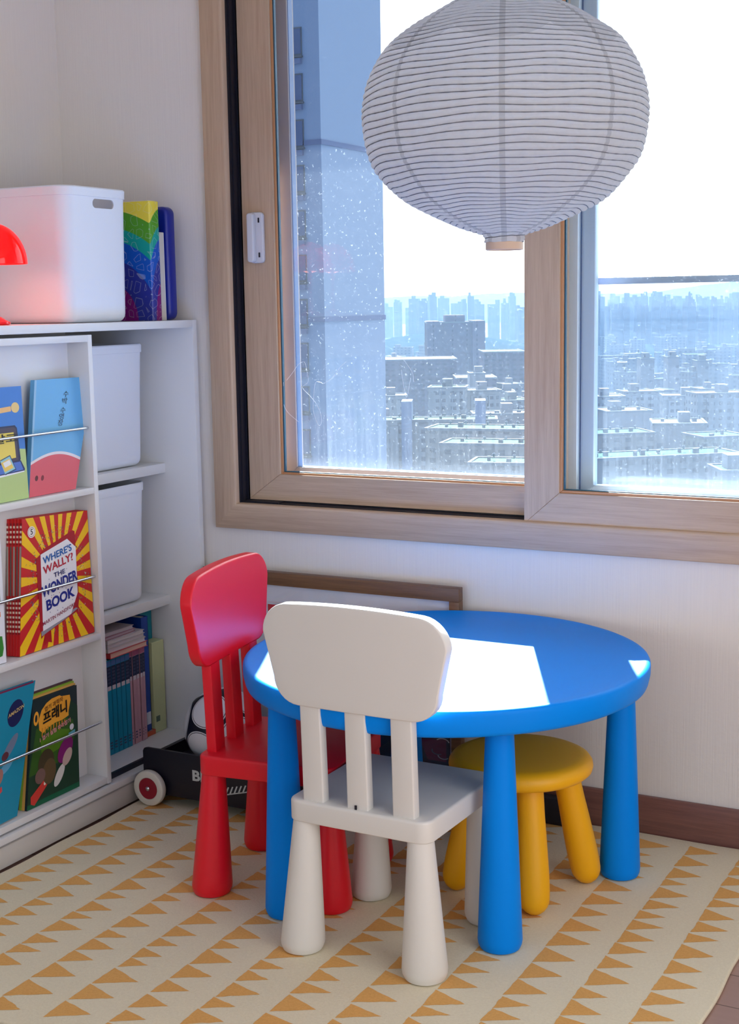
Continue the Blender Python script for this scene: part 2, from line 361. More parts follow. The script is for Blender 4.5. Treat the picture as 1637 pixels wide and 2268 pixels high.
obj('bottom_rail', box(0, 1.7, -.02, .02, 0, .03), bpy.data.materials['rail_post_pale'], rl)
struct('trim_2', box(-1.5, 5, .2, .42, .50, .68), mat('outer_sill', (188, 192, 198), .7), smooth=False)
# ================================================================== RUG
def rug():
    m = bpy.data.materials.new('cream_pile'); m.use_nodes = True; t = NT(m); b = m.node_tree.nodes['Principled BSDF']
    n = t.noise(t.obj(), 190, 4, .75); n2 = t.noise(t.obj(), 5, 3)
    t.l(t.mix(t.m('MULTIPLY', n2, .5), t.mix(n, lin((248, 237, 208)), lin((215, 202, 170))), lin((234, 222, 196))), b.inputs['Base Color']); b.inputs['Roughness'].default_value = .95; b.inputs['Specular IOR Level'].default_value = .1
    t.bump(n, .7, .002, b)
    m2 = bpy.data.materials.new('orange_pile'); m2.use_nodes = True; t = NT(m2); b = m2.node_tree.nodes['Principled BSDF']
    n = t.noise(t.obj(), 190, 4, .75)
    t.l(t.mix(n, lin((248, 194, 118)), lin((212, 152, 84))), b.inputs['Base Color']); b.inputs['Roughness'].default_value = .95; b.inputs['Specular IOR Level'].default_value = .1; t.bump(n, .7, .002, b)
    bm = bmesh.new(); x0, x1, y0, y1 = .442, 1.993, -1.345, -.016
    rnd = random.Random(11); pts = dense(rrect(x1-x0, y1-y0, .012, 3), .03)
    pts = [(x+(x0+x1)/2+.0022*math.sin(y*23+x*3), y+(y0+y1)/2+.002*math.sin(x*19)) for x, y in pts]
    slab(bm, pts, .0005, .010, .004)
    def tri(a, b_, c):
        P = []
        for p, q in ((a, c), (c, b_), (b_, a)):
            for k in range(6):
                f = k/6; j = .0011 if k else 0
                P.append((p[0]+(q[0]-p[0])*f+rnd.uniform(-j, j), p[1]+(q[1]-p[1])*f+rnd.uniform(-j, j)))
        vs = [bm.verts.new((x, y, .0104)) for x, y in P]; f = bm.faces.new(vs); f.material_index = 1
    for r in range(-1, 13):
        xr = .8375+.1161*(r-3)
        if xr < x0+.004 or xr > x1-.03: continue
        y = y1-.01-rnd.uniform(0, .05)
        while y > y0+.07:
            h = rnd.uniform(.042, .073); w = .030+h*.62+rnd.uniform(-.006, .006)
            if xr+w > x1-.004: w = x1-.004-xr
            tri((xr+rnd.uniform(-.002, .002), y-h), (xr+rnd.uniform(-.002, .002), y-.002), (xr+w, y-h+.58*w+rnd.uniform(-.004, .004))); y -= h+rnd.uniform(-.002, .006)
    o = obj('rug', bm, [m, m2], auto=50); tag(o, 'cream rug with rows of small orange triangles under the blue table', 'rug')
rug()
# ================================================================== TABLE
Z0 = .0106
def leg(bm, x, y, z1, rt, rb, dx=0, dy=0):
    pr = [(0, 0), (rb*.80, 0), (rb*.90, .0025), (rb*.975, .010), (rb, .018)]
    n = 10
    for k in range(1, n+1):
        f = k/n; pr.append((rb+(rt-rb)*f, .018+(z1-.018)*f))
    lathe(bm, pr, 40)
    for v in bm.verts:
        f = v.co.z/z1; v.co.x += x+dx*f; v.co.y += y+dy*f
    return bm
tb = thing('round_table', "round bright blue plastic children's table by the window", 'table', (1.350, -.4635, Z0))
bm = bmesh.new(); R_ = .4225
pr = [(0, .452), (.36, .452), (.398, .4485), (.411, .4495), (.417, .453), (.4195, .459), (.4232, .476), (.4236, .490), (.4230, .4960), (.4212, .4996), (.4175, .5014), (.412, .5014), (.404, .5004), (.39, .4990), (.34, .4982), (.25, .4980), (.12, .4980), (0, .4980)]
lathe(bm, pr, 160); obj('tabletop', bm, M_BLUE, tb, auto=60)
for fx, fy in ((.222, -.2375), (.3224, .192), (-.2149, .2432), (-.227, -.289)):
    obj('leg', leg(bmesh.new(), fx, fy, .455, .0262, .0435, -fx*.0, 0), M_BLUE, tb)
# ================================================================== CHAIRS
def make_chair(label, m):
    t = thing('childrens_chair', label, 'chair')
    bm = bmesh.new(); slab(bm, rrect(.302, .310, .026, 6, .308), .262, .304, .006, 4, re0=.003)
    obj('seat', bm, m, t)
    for sx in (-1, 1):
        for sy in (-1, 1):
            obj('leg', leg(bmesh.new(), sx*.1325, sy*.1365, .264, .0245, .0432, -sx*.010, -sy*.008), m, t)
    def ycur(z, x=0): f = (z-.30)/.40; return -.134-.012*f-.006*f*f
    for cx in (-.096, 0, .096):
        bm = bmesh.new(); w = .0225
        pts = rrect(2*w, .0225, .003, 3)
        b2 = bmesh.new(); n = 12; L = len(pts); rings = []
        for k in range(n+1):
            z = .300+(.498-.300)*k/n; rings.append([b2.verts.new((cx+(x)*(1-.04*k/n), y+ycur(z), z)) for x, y in pts])
        for a, b in zip(rings, rings[1:]):
            for i in range(L): b2.faces.new((a[i], a[(i+1) % L], b[(i+1) % L], b[i]))
        merge(bm, b2); obj('back_slat', bm, m, t, auto=40)
    # back panel: trapezoid with big corner radii, arched top, bowed round the sitter
    o = []
    W0, W1, H = .344, .384, .190
    raw = dense(rrect(W0, H, .052, 8, W1), .02)
    for x, z in raw: o.append((x, z))
    def xf(x, z, y):
        arch = .010*(1-(x/.186)**2)*max(0, z/(H/2)); zz = .4895+H/2+z+arch
        return (x, ycur(zz)+y-.011+.16*x*x, zz)
    bm = bmesh.new(); slab(bm, o, -.005, .022, .0045, 5, caps=6, xf=xf, re0=.003)
    obj('backrest', bm, m, t, auto=50)
    return t
wc = make_chair('white plastic child chair with its slatted back to the camera', M_WHITE)
wc.location = (1.366, -.7365, Z0); wc.rotation_euler = (0, 0, math.radians(-1.2))
bm = bmesh.new(); bx(bm, -.004, .0, -.1495, -.1475, .304, .312); o_ = obj('slot', bm, M_BLK, wc); o_['label'] = 'small dark slot at the foot of the middle slat'
rc = make_chair('bright red plastic child chair facing the table, beside the bookcase', M_RED)
rc.location = (1.040, -.579, Z0); rc.rotation_euler = (0, 0, math.radians(-90+8.3))
# ================================================================== STOOL
st = thing('childrens_stool', 'round yellow plastic stool tucked under the blue table', 'stool', (1.512, -.445, Z0))
bm = bmesh.new(); lathe(bm, [(0, .262), (.10, .262), (.128, .2625), (.140, .266), (.1475, .273), (.1495, .281), (.1485, .289), (.143, .297), (.134, .3015), (.122, .303), (.08, .3015), (0, .3)], 96)
obj('seat', bm, M_YEL, st, auto=60)
for fx, fy in ((.069, -.095), (.113, .108), (-.095, .125), (-.130, -.050)):
    top = Vector((fx*.62, fy*.62, .27)); foot = Vector((fx, fy, .0)); ax = top-foot; L = ax.length
    q = ax.to_track_quat('Z', 'Y').to_matrix().to_4x4(); bm = bmesh.new()
    pr = [(0, .0)]+[(.0315*math.sin(a), .036*(1-math.cos(a))) for a in (.35, .7, 1.0, 1.25, 1.45)]+[(.0325, .05), (.0325, .075), (.032, .10), (.0305, .15), (.0285, .20), (.0275, L)]
    lathe(bm, pr, 36, mtx=Matrix.Translation(foot) @ q)
    obj('leg', bm, M_YEL, st)
# ================================================================== BOOKCASE (fixed, deep)
bc = thing('bookcase', 'tall deep white bookcase against the left wall, carrying the bin and lamp', 'bookcase', (0, 0, 0))
BX = .4355
def part(name, b, m, p, lab=None, **k):
    o = obj(name, b, m, p, **k)
    if lab: o['label'] = lab
    return o
part('side_panel', box(.004, BX, -.034, -.0155, .012, 1.2061, .0008), M_SHELF, bc)
part('top_board', box(.004, BX, -2.1, -.0342, 1.1869, 1.2061, .0008), M_SHELF, bc)
part('side_panel', box(.004, BX, -2.12, -2.1, .012, 1.2061, .0008), M_SHELF, bc)
part('back_panel', box(.004, .012, -2.1, -.034, .09, 1.187), M_SHELF, bc)
part('divider', box(.012, .33, -.93, -.912, .10, 1.187, .0008), M_SHELF, bc)
part('shelf', box(.012, .331, -.912, -.034, .8025, .8285, .001), M_SHELF, bc)
part('shelf', box(.012, .329, -.912, -.034, .4435, .4695, .001), M_SHELF, bc)
part('base_board', box(.012, .398, -2.1, -.034, .071, .0935, .0008), M_SHELF, bc)
part('sliding_track', box(.398, .406, -2.1, -.034, .071, .0925), M_BLACKTRK, bc, 'black track groove along the base')
part('base_board', box(.406, BX, -2.1, -.034, .060, .0795, .0008), M_SHELF, bc)
M_PL = mat('grey_laminate', (204, 200, 194), .45)
part('plinth', box(.40, BX-.001, -2.12, -.0155, .0105, .0600, .0005), M_PL, bc)
part('plinth_strip', box(.40, BX+.0006, -2.12, -.0155, .060, .064), mat('plinth_line', (150, 148, 146), .5), bc)
# ================================================================== SLIDING DISPLAY RACK
sl = thing('display_rack', 'shallow white sliding display rack with steel rods in front of the bookcase', 'rack', (0, 0, 0))
SX0, SX1, SY0, SY1, SZ0, SZ1 = .357, .4275, -1.28, -.4345, .0835, 1.179
part('side_panel', box(SX0, SX1, SY1-.0152, SY1, SZ0, SZ1, .0006), M_SHELF, sl)
part('side_panel', box(SX0, SX1, SY0, SY0+.0152, SZ0, SZ1, .0006), M_SHELF, sl)
IN0, IN1 = SY0+.0152, SY1-.0152
part('top_board', box(SX0, SX1, IN0, IN1, SZ1-.0162, SZ1-.0005, .0006), M_SHELF, sl)
part('back_panel', box(SX0, SX0+.008, IN0, IN1, SZ0+.015, SZ1-.016), M_SHELF, sl)
part('shelf', box(SX0+.008, SX1-.001, IN0, IN1, .8040, .8190, .0006), M_SHELF, sl)
part('shelf', box(SX0+.008, SX1-.001, IN0, IN1, .4485, .4635, .0006), M_SHELF, sl)
part('shelf', box(SX0+.008, SX1-.001, IN0, IN1, SZ0+.001, .1005, .0006), M_SHELF, sl)
M_STEEL = mat('brushed_steel', (214, 220, 228), .25, metal=1)
for z in (.9605, .602, .239):
    part('rod', tube(bmesh.new(), [(.4165, IN0-.002, z), (.4165, IN1+.002, z)], .0033, 12), M_STEEL, sl)
# ================================================================== BOOK MAKERS
def paint(name, c, r=.45): return mat(name, c, r)
M_PAGE = mat('book_pages', (236, 232, 222), .8)
PALc = {}
def P_(c, r=.42):
    k = (c, r)
    if k not in PALc: PALc[k] = mat('ink_%d_%d_%d' % c, c, r)
    return PALc[k]
def lbook(name, label, BL, BR, TR, TL, th, cover, spine=None, cat='book', group=None, kind_back=None):
    """book seen by its front cover; corners BL BR TR TL of the cover, thickness th behind it"""
    BL, BR, TR, TL = [Vector(v) for v in (BL, BR, TR, TL)]
    nrm = (BR-BL).cross(TL-BL).normalized()
    if nrm.x < 0: nrm = -nrm
    org = BL.copy(); root = thing(name, label, cat, tuple(org), 0, group)
    def W(u, v, d=0): return ((BL*(1-u)+BR*u)*(1-v)+(TL*(1-u)+TR*u)*v)+nrm*d-org
    def slabq(b, u0, u1, v0, v1, d0, d1, n=10, mi=0):
        g = {}
        for i in range(n+1):
            for j in range(n+1):
                u = u0+(u1-u0)*i/n; v = v0+(v1-v0)*j/n
                g[i, j, 0] = b.verts.new(W(u, v, d0)); g[i, j, 1] = b.verts.new(W(u, v, d1))
        for i in range(n):
            for j in range(n):
                for s in (0, 1): b.faces.new((g[i, j, s], g[i+1, j, s], g[i+1, j+1, s], g[i, j+1, s])).material_index = mi
        for i in range(n):
            b.faces.new((g[i, 0, 0], g[i+1, 0, 0], g[i+1, 0, 1], g[i, 0, 1])); b.faces.new((g[i, n, 0], g[i+1, n, 0], g[i+1, n, 1], g[i, n, 1]))
            b.faces.new((g[0, i, 0], g[0, i+1, 0], g[0, i+1, 1], g[0, i, 1])); b.faces.new((g[n, i, 0], g[n, i+1, 0], g[n, i+1, 1], g[n, i, 1]))
    b = bmesh.new(); slabq(b, 0, 1, 0, 1, -.0012, 0); slabq(b, 0, 1, 0, 1, -th, -th+.0012); slabq(b, 0, .012, 0, 1, -th+.001, -.001, 2, 1)
    cv = obj('cover', b, [cover, spine or cover], root, smooth=False)
    b = bmesh.new(); slabq(b, .008, .985, .008, .988, -th+.0013, -.0013, 2); obj('pages', b, M_PAGE, root, smooth=False)
    return root, cv, W
def art(W, parent, name, polys, lift=.0003, label=None, step=.00004):
    """flat printed shapes: [(colour, [(u,v)...])], later ones on top; one mesh of several inks"""
    b = bmesh.new(); mats = []; d = lift
    for c, pts in polys:
        if c not in mats: mats.append(c)
        vs = [b.verts.new((u, v, d)) for u, v in pts]
        try: f = b.faces.new(vs); f.material_index = mats.index(c)
        except ValueError: pass
        d += step
    bmesh.ops.triangulate(b, faces=b.faces)
    for _ in range(4):      # small facets, so the print follows the bent cover
        long = [e_ for e_ in b.edges if (e_.verts[0].co.xy-e_.verts[1].co.xy).length > .13]
        if not long: break
        bmesh.ops.subdivide_edges(b, edges=long, cuts=1); bmesh.ops.triangulate(b, faces=[f for f in b.faces if len(f.verts) > 3])
    for v in b.verts: v.co = W(v.co.x, v.co.y, v.co.z)
    o = obj(name, b, [P_(c) for c in mats], parent, smooth=False, normals=False)
    if label: o['label'] = label
    return o
def ell(cx, cy, rx, ry, n=24, a0=0, a1=360, rot=0):
    r = math.radians(rot); out = []
    for k in range(n+1 if a1-a0 < 360 else n):
        a = math.radians(a0+(a1-a0)*k/n); x = rx*math.cos(a); y = ry*math.sin(a)
        out.append((cx+x*math.cos(r)-y*math.sin(r), cy+x*math.sin(r)+y*math.cos(r)))
    return out
def title(W, parent, s, u, v, hu, hv, c, rot=0, bold=0, lift=.0012, name='title', skew=0, vertical=False):
    """lettering printed on a cover: hu, hv = em width and height in cover units"""
    b = text_mesh(s, 1.0, bold=bold); r = math.radians(rot)
    for w in b.verts:
        x, y = w.co.x*hu, w.co.y*hv; x += skew*y
        X, Y = x*math.cos(r)-y*math.sin(r), x*math.sin(r)+y*math.cos(r)
        w.co = W(u+X, v+Y, lift)
    o = obj(name, b, P_(c), parent, smooth=False, normals=False); return o
# ------------------------------------------------ top row of the rack
root, cv, W_ = lbook('picture_book', 'pale blue hardback with a red watermelon slice, top row of the display rack', (.410, -.6584, .8200), (.410, -.4970, .8200), (.397, -.4011, 1.0793), (.397, -.6052, 1.0816), .012, P_((108, 180, 226)), P_((66, 132, 156)))
arc = [(x/20, .245+.105*math.sin(PI*(x/20*.80+.13))) for x in range(21)]
art(W_, cv, 'illustration', [((150, 196, 226), [(0, 0), (.035, 0), (.035, 1), (0, 1)]), ((236, 226, 228), [(0, 0), (1, 0)]+[(u, v+.012) for u, v in arc[::-1]]), ((222, 92, 104), [(0, 0), (1, 0)]+[(u, v-.012) for u, v in arc[::-1]]), ((96, 22, 34), ell(.13, .155, .032, .024)), ((128, 20, 40), ell(.25, .150, .030, .024))], label='red watermelon half with two seeds')
for k, (s, v) in enumerate((('수', .855), ('박', .795), ('수', .715), ('영', .660), ('장', .605))):
    title(W_, cv, s, .555-.012*k, v, .115, .060, (34, 58, 78))
root, cv, W_ = lbook('picture_book', 'blue and green paperback with a yellow tablet, cut by the left picture edge', (.411, -.87, .8200), (.411, -.6600, .8200), (.397, -.651, 1.0712), (.397, -.862, 1.0725), .008, P_((62, 128, 206)))
art(W_, cv, 'illustration', [((186, 210, 134), [(0, 0), (1, 0), (1, .44), (.80, .46), (0, .47)]), ((242, 190, 120), [(.62, .775), (.82, .785), (.82, .83), (.62, .82)]), ((236, 204, 130), ell(.885, .815, .062, .046)),
    ((30, 36, 78), [(.3, .30), (.90, .335), (.915, .36), (.89, .635), (.86, .66), (.3, .66)]), ((72, 60, 78), [(.3, .315), (.88, .35), (.87, .63), (.84, .645), (.3, .645)]), ((240, 216, 92), [(.3, .35), (.845, .375), (.835, .60), (.3, .60)]),
    ((34, 44, 100), [(.3, .21), (.96, .245), (.97, .265), (.915, .345), (.3, .33)]), ((78, 116, 200), [(.3, .235), (.945, .26), (.905, .335), (.3, .32)]), ((236, 240, 246), [(.3, .205), (.955, .24), (.96, .25), (.3, .228)]),
    ((34, 70, 110), [(.665, .235), (.835, .27), (.755, .405), (.60, .37)]), ((150, 206, 214), [(.66, .245), (.82, .278), (.748, .395), (.60, .362)]), ((240, 206, 96), [(.66, .262), (.795, .29), (.74, .375), (.61, .347)]), ((240, 240, 236), [(.665, .30), (.765, .322), (.74, .365), (.64, .343)]),
    ((190, 60, 120), [(.4, .12), (.50, .15), (.575, .22), (.55, .24), (.45, .19), (.4, .17)])], label='yellow tablet on a blue laptop')
title(W_, cv, '말고', .70, .545, .20, .088, (40, 34, 20), bold=.02)
# ------------------------------------------------ middle row
rnd = random.Random(4)
def burst(n=46, cx=.52, cy=.52):
    out = []; k = 0
    def edge(a):
        dx, dy = math.cos(a), math.sin(a); t = min(((1-cx)/dx if dx > 0 else -cx/dx) if abs(dx) > 1e-6 else 9, ((1-cy)/dy if dy > 0 else -cy/dy) if abs(dy) > 1e-6 else 9)
        return (cx+dx*t, cy+dy*t)
    for k in range(0, n, 2):
        a0, a1 = 2*PI*k/n+.03, 2*PI*(k+1)/n+.03; p = [(cx, cy), edge(a0), edge(a1)]
        # keep page corners covered
        for cxx, cyy in ((1, 1), (0, 1), (0, 0), (1, 0)):
            ac = math.atan2(cyy-cy, cxx-cx) % (2*PI)
            if a0 < ac < a1: p = [(cx, cy), edge(a0), (cxx, cyy), edge(a1)]
        out.append(((250, 200, 22), p))
    return out
def wallybook(x, y0, y1, first):
    pass
spc = [(190, 30, 34), (224, 170, 80), (196, 60, 40), (60, 130, 150), (20, 40, 100)]
for k in range(4, -1, -1):
    dx = -.0068*k
    c = spc[4-k]
    lab = ('red and yellow sunburst activity book, frontmost of five on the middle row', 'dark blue-spined thin activity book right behind the sunburst cover', 'red-spined thin activity book, third of the five polka-dot spines', 'sandy-spined thin activity book, fourth of the five polka-dot spines', 'dark red-spined thin activity book, leftmost polka-dot spine')[k]
    root, cv, W_ = lbook('activity_book', lab, (.4105+dx, -.7164-.0015*k, .4650), (.4105+dx, -.4528, .4650), (.405+dx, -.4530, .7625), (.3975+dx, -.6710-.0035*k, .7725), .0062, P_((204, 34, 36)), P_((c if k else (176, 36, 40))), group='five activity books in the middle row')
    def SP(v0, v1, cc, d0=.0004, d1=.0058, Wf=W_):
        return [Wf(-.0015, v0, -d0), Wf(-.0015, v0, -d1), Wf(-.0015, v1, -d1), Wf(-.0015, v1, -d0)]
    b = bmesh.new(); mm = [P_((150, 26, 34)), P_((236, 216, 196)), P_((120, 90, 84)), P_((170, 160, 150))]
    def q(v0, v1, mi, e=0):
        vs = [b.verts.new(W_(-.002-e, v0, -.0002)), b.verts.new(W_(-.002-e, v0, -.0060)), b.verts.new(W_(-.002-e, v1, -.0060)), b.verts.new(W_(-.002-e, v1, -.0002))]; b.faces.new(vs).material_index = mi
    q(.81, .97, 0); q(.44, .80, 2 if k % 2 else 3); q(.16, .42, 0)
    for j in range(4): q(.825+.036*j, .842+.036*j, 1, .0008)
    for j in range(7): q(.175+.034*j, .191+.034*j, 1, .0008)
    obj('spine_print', b, mm, cv, smooth=False, normals=False)
    if k == 0:
        pol = burst(); art(W_, cv, 'sunburst', pol, lift=.0003, step=0); pol = []
        rr = random.Random(8)
        for j in range(620):
            a = rr.uniform(0, 2*PI); ra = rr.gauss(.37, .045); u, v = .52+ra*math.cos(a)*1.02, .50+ra*math.sin(a)*.98
            if not (.02 < u < .97 and .02 < v < .96): continue
            s = rr.uniform(.006, .016); cc = rr.choice([(150, 130, 120), (190, 160, 120), (120, 130, 140), (160, 90, 70), (210, 200, 190), (90, 100, 120), (200, 120, 60), (120, 140, 90), (130, 60, 70)])
            pol.append((cc, [(u+rr.uniform(-s, s), v+rr.uniform(-s, s)*.8) for _ in range(4)]))
        art(W_, cv, 'crowd_print', pol, lift=.0005, step=.0000004); pol = []
        pol += [((172, 24, 36), [(.20, .69), (.30, .735), (.30, .75), (.75, .86), (.78, .85), (.80, .30), (.78, .215), (.62, .18), (.30, .10), (.27, .08)]), ((150, 150, 160), [(.27, .135), (.75, .245), (.78, .235), (.62, .185), (.30, .105), (.275, .10)]),
                ((240, 240, 244), [(.295, .135), (.265, .715), (.66, .80), (.785, .725), (.785, .36), (.68, .205)]), ((178, 20, 30), [(.31, .02), (.355, .045), (.41, .03), (.40, .125), (.31, .10)]),
                ((238, 232, 228), ell(.135, .895, .058, .043)), ((120, 40, 40), ell(.135, .895, .048, .035)), ((238, 232, 228), ell(.135, .895, .044, .032))]
        for j in range(26):
            u, v = rr.uniform(.31, .74), rr.uniform(.26, .60); s = .006; pol.append((rr.choice([(150, 150, 170), (150, 60, 80), (90, 100, 150)]), [(u-s, v), (u, v-s*.8), (u+s, v), (u, v+s*.8)]))
        art(W_, cv, 'cover_print', pol, lift=.0009, label='white page on a red book', step=.00002)
        title(W_, cv, "WHERE'S", .51, .695, .106, .074, (20, 96, 176), 9, .02, lift=.0018)
        title(W_, cv, 'WALLY?', .52, .62, .122, .084, (190, 24, 50), 9, .02, lift=.0018)
        title(W_, cv, 'THE', .53, .545, .09, .050, (40, 44, 110), 6, .02, lift=.0018)
        title(W_, cv, 'WONDER', .53, .462, .112, .112, (26, 40, 140), 9, .035, lift=.0018)
        title(W_, cv, 'BOOK', .53, .345, .138, .108, (26, 40, 140), 9, .035, lift=.0018)
        title(W_, cv, 'MARTIN HANDFORD', .52, .232, .050, .040, (150, 50, 80), 11, .01, lift=.0018)
        title(W_, cv, '5', .135, .895, .085, .060, (40, 30, 40), 0, 0, lift=.0018)
root, cv, W_ = lbook('picture_book', 'white book with green patches, cut by the left picture edge, middle row', (.415, -.93, .4650), (.415, -.7650, .4650), (.409, -.7560, .740), (.409, -.93, .742), .008, P_((234, 236, 244)))
art(W_, cv, 'illustration', [((60, 140, 60), [(.6, .78), (.93, .78), (.93, .84), (.6, .85)]), ((60, 140, 60), [(.6, .5), (.94, .5), (.94, .70), (.6, .72)]), ((220, 120, 40), [(.6, .38), (.93, .38), (.93, .42), (.6, .43)]), ((58, 138, 54), [(.6, .04), (.93, .06), (.96, .12), (.94, .22), (.6, .26)])])
# ------------------------------------------------ bottom row
for k in (3, 2, 1):
    c = {1: (232, 180, 92), 2: (150, 190, 60), 3: (92, 60, 70)}[k]; dx = -.0078*k
    lbook('chapter_book', {1: 'amber-spined chapter book directly behind the dark green cover', 2: 'lime green-spined chapter book behind the amber one', 3: 'mauve-spined chapter book, rearmost of the green cover stack'}[k], (.4085+dx, -.7190-.001*k, .1015), (.4085+dx, -.5330, .1015), (.3945+dx, -.5090+.0045*k, .3455+.003*k), (.3945+dx, -.6640+.0045*k, .3475+.003*k), .0072, P_(c), group='chapter books behind the green cover')
root, cv, W_ = lbook('chapter_book', 'dark green chapter book with an orange title splash, bottom row right', (.4085, -.7190, .1015), (.4085, -.5330, .1015), (.3945, -.5090, .3455), (.3945, -.6640, .3475), .0068, P_((28, 46, 50)), P_((232, 180, 92)))
g = [((30, 62, 44), [(0, 0), (1, 0), (1, .80), (.8, .9), (.3, .88), (0, .8)]), ((52, 92, 30), [(.0, .3), (.7, .33), (.92, .5), (.9, .68), (.6, .76), (.1, .72)]), ((84, 128, 24), [(.25, .42), (.75, .47), (.82, .60), (.5, .66), (.2, .60)]), ((14, 96, 62), [(0, 0), (1, 0), (1, .05), (0, .045)]),
     ((242, 168, 52), [(.17, .70), (.14, .79), (.20, .88), (.30, .93), (.42, .955), (.60, .96), (.64, .945), (.83, .93), (.85, .88), (.80, .78), (.80, .735), (.66, .715), (.50, .715), (.40, .70), (.33, .69), (.25, .66)]), ((242, 168, 52), ell(.09, .82, .055, .065)), ((28, 46, 50), ell(.09, .82, .025, .035))]
for j in range(9): g.append(((214, 140, 40), [(.22+.06*j, .71), (.245+.06*j, .71), (.24+.06*j, .63+.02*(j % 3)), (.225+.06*j, .63+.02*(j % 3))]))
g += [((210, 60, 50), [(.06, .045), (.13, .02), (.36, .16), (.37, .21), (.31, .225), (.05, .11)]), ((240, 226, 210), ell(.315, .185, .022, .018)), ((70, 60, 40), ell(.33, .37, .16, .13)), ((96, 78, 50), ell(.40, .28, .13, .12)), ((120, 92, 84), ell(.22, .27, .10, .07)),
      ((214, 212, 206), ell(.60, .20, .13, .06, rot=40)), ((130, 30, 110), ell(.72, .42, .17, .10, rot=25)), ((196, 170, 160), ell(.76, .345, .11, .065, rot=30)), ((220, 220, 226), ell(.86, .615, .045, .03)), ((110, 190, 210), [(.79, .565), (.93, .58), (.93, .545), (.79, .53)])]
art(W_, cv, 'cover_print', g, label='orange splash, red tag and green band on a dark ground')
title(W_, cv, '엽기 과학자', .46, .895, .085, .052, (110, 60, 20), 6, .01, lift=.0022)
title(W_, cv, '프래니', .50, .805, .20, .125, (16, 16, 14), 5, .03, lift=.0022)
title(W_, cv, '1 엽기 실험 따라잡기', .50, .645, .078, .048, (232, 150, 160), 7, .02, lift=.0022)
root, cv, W_ = lbook('picture_book', 'bright teal picture book leaning at the left of the bottom row', (.4165, -.96, .1015), (.4165, -.7600, .1060), (.4005, -.6585, .3952), (.4005, -.865, .3980), .009, P_((24, 140, 172)))
art(W_, cv, 'illustration', [((120, 40, 80), [(.3, .985), (.97, .985), (.97, 1.0), (.3, 1.0)]), ((26, 34, 84), ell(.735, .80, .125, .10)), ((110, 124, 150), ell(.72, .555, .13, .05, rot=38)), ((96, 50, 60), ell(.655, .50, .055, .032)), ((96, 168, 206), ell(.70, .42, .10, .04, rot=20)), ((40, 36, 60), [(.3, .30), (.52, .30), (.57, .38), (.50, .52), (.42, .62), (.3, .66)]),
     ((190, 80, 84), [(.4, .62), (.47, .60), (.44, .70), (.4, .72)]), ((214, 72, 74), [(.3, .19), (.50, .22), (.66, .285), (.68, .245), (.60, .215), (.45, .165), (.3, .15)]), ((190, 110, 50), [(.4, .22), (.50, .25), (.50, .34), (.4, .32)]), ((170, 120, 110), ell(.60, .36, .06, .06)), ((70, 180, 210), [(.4, .06), (.7, .07), (.7, .075), (.4, .068)])])
title(W_, cv, 'AMAZON', .735, .815, .056, .040, (224, 196, 130), 10, .01, lift=.0018)
# ================================================================== LARGE BIN, LAMP, FOLDERS ON TOP
ZT = 1.2066
def rshell(w, d, h, r, taper, wall, lip, rb=.02, n=6):
    """open tapered box with rounded base edge and an outward lip; origin at base centre"""
    b = bmesh.new(); prof = []
    for k in range(5):
        a = PI/2*k/4; prof.append((-rb*(1-math.sin(a)), rb*(1-math.cos(a))))
    prof += [(taper*.25, h*.3), (taper*.6, h*.65), (taper, h-.022), (taper+lip, h-.0215), (taper+lip+.0005, h-.003), (taper+lip-.002, h), (taper-wall+.001, h), (taper-wall, h-.004), (-wall, rb+wall), (-rb-wall, wall)]
    base = dense(rrect(w, d, r, n), .05); rings = []
    for off, z in prof: rings.append([b.verts.new((x, y, z)) for x, y in inset(base, -off)])
    L = len(base)
    for a, c in zip(rings, rings[1:]):
        for i in range(L): b.faces.new((a[i], a[(i+1) % L], c[(i+1) % L], c[i]))
    b.faces.new(rings[0][::-1]); b.faces.new(rings[-1]); return b
def binmat(name, c, tr=.0):
    m = mat(name, c, .45, bump=.05); return m
M_BIN = binmat('matte_white_bin', (226, 230, 238))
bn = thing('storage_bin', 'large matte white storage bin with an oval handle hole on top of the bookcase', 'bin', (.235, -.360, ZT))
b = rshell(.325, .232, .3165, .030, .006, .0025, .003); body = obj('body', b, M_BIN, bn)
cut = bmesh.new(); slab(cut, rrect(.080, .0215, .0105, 8), -.03, .03, .0001, 1)
cm = bpy.data.meshes.new('cut'); c2 = bmesh.new(); merge(c2, cut, 0, Matrix.Translation((.167, .021, .2795)) @ Matrix(((0, 0, 1, 0), (1, 0, 0, 0), (0, 1, 0, 0), (0, 0, 0, 1)))); bmesh.ops.recalc_face_normals(c2, faces=c2.faces); c2.to_mesh(cm); c2.free()
co = bpy.data.objects.new('cut', cm); COL.objects.link(co); co.location = (.235, -.360, ZT)
md = body.modifiers.new('b', 'BOOLEAN'); md.operation = 'DIFFERENCE'; md.object = co; md.solver = 'EXACT'
bpy.context.view_layer.update(); dg = bpy.context.evaluated_depsgraph_get(); me = bpy.data.meshes.new_from_object(body.evaluated_get(dg)); body.modifiers.clear(); body.data = me; bpy.data.objects.remove(co)
try: me.set_sharp_from_angle(angle=.6)
except Exception: pass
for i, (z0, h, y1, yb, lab) in enumerate(((.8290, .318, -.079, .018, 'white storage bin in the upper compartment of the bookcase'), (.4700, .318, -.098, .022, 'white storage bin in the middle compartment, under the upper shelf'))):
    o = thing('storage_bin', lab, 'bin', (.170, y1-.190, z0+.0004))
    b = rshell(.285, .345-.0, h, .028, yb*.55, .0025, .003, .022)
    obj('body', b, M_BIN, o)
lm = thing('table_lamp', 'small red dome lamp at the left picture edge on the bookcase', 'lamp', (.338, -.652, ZT))
M_LR = plastic('lamp_red', (225, 20, 26), .12, .6)
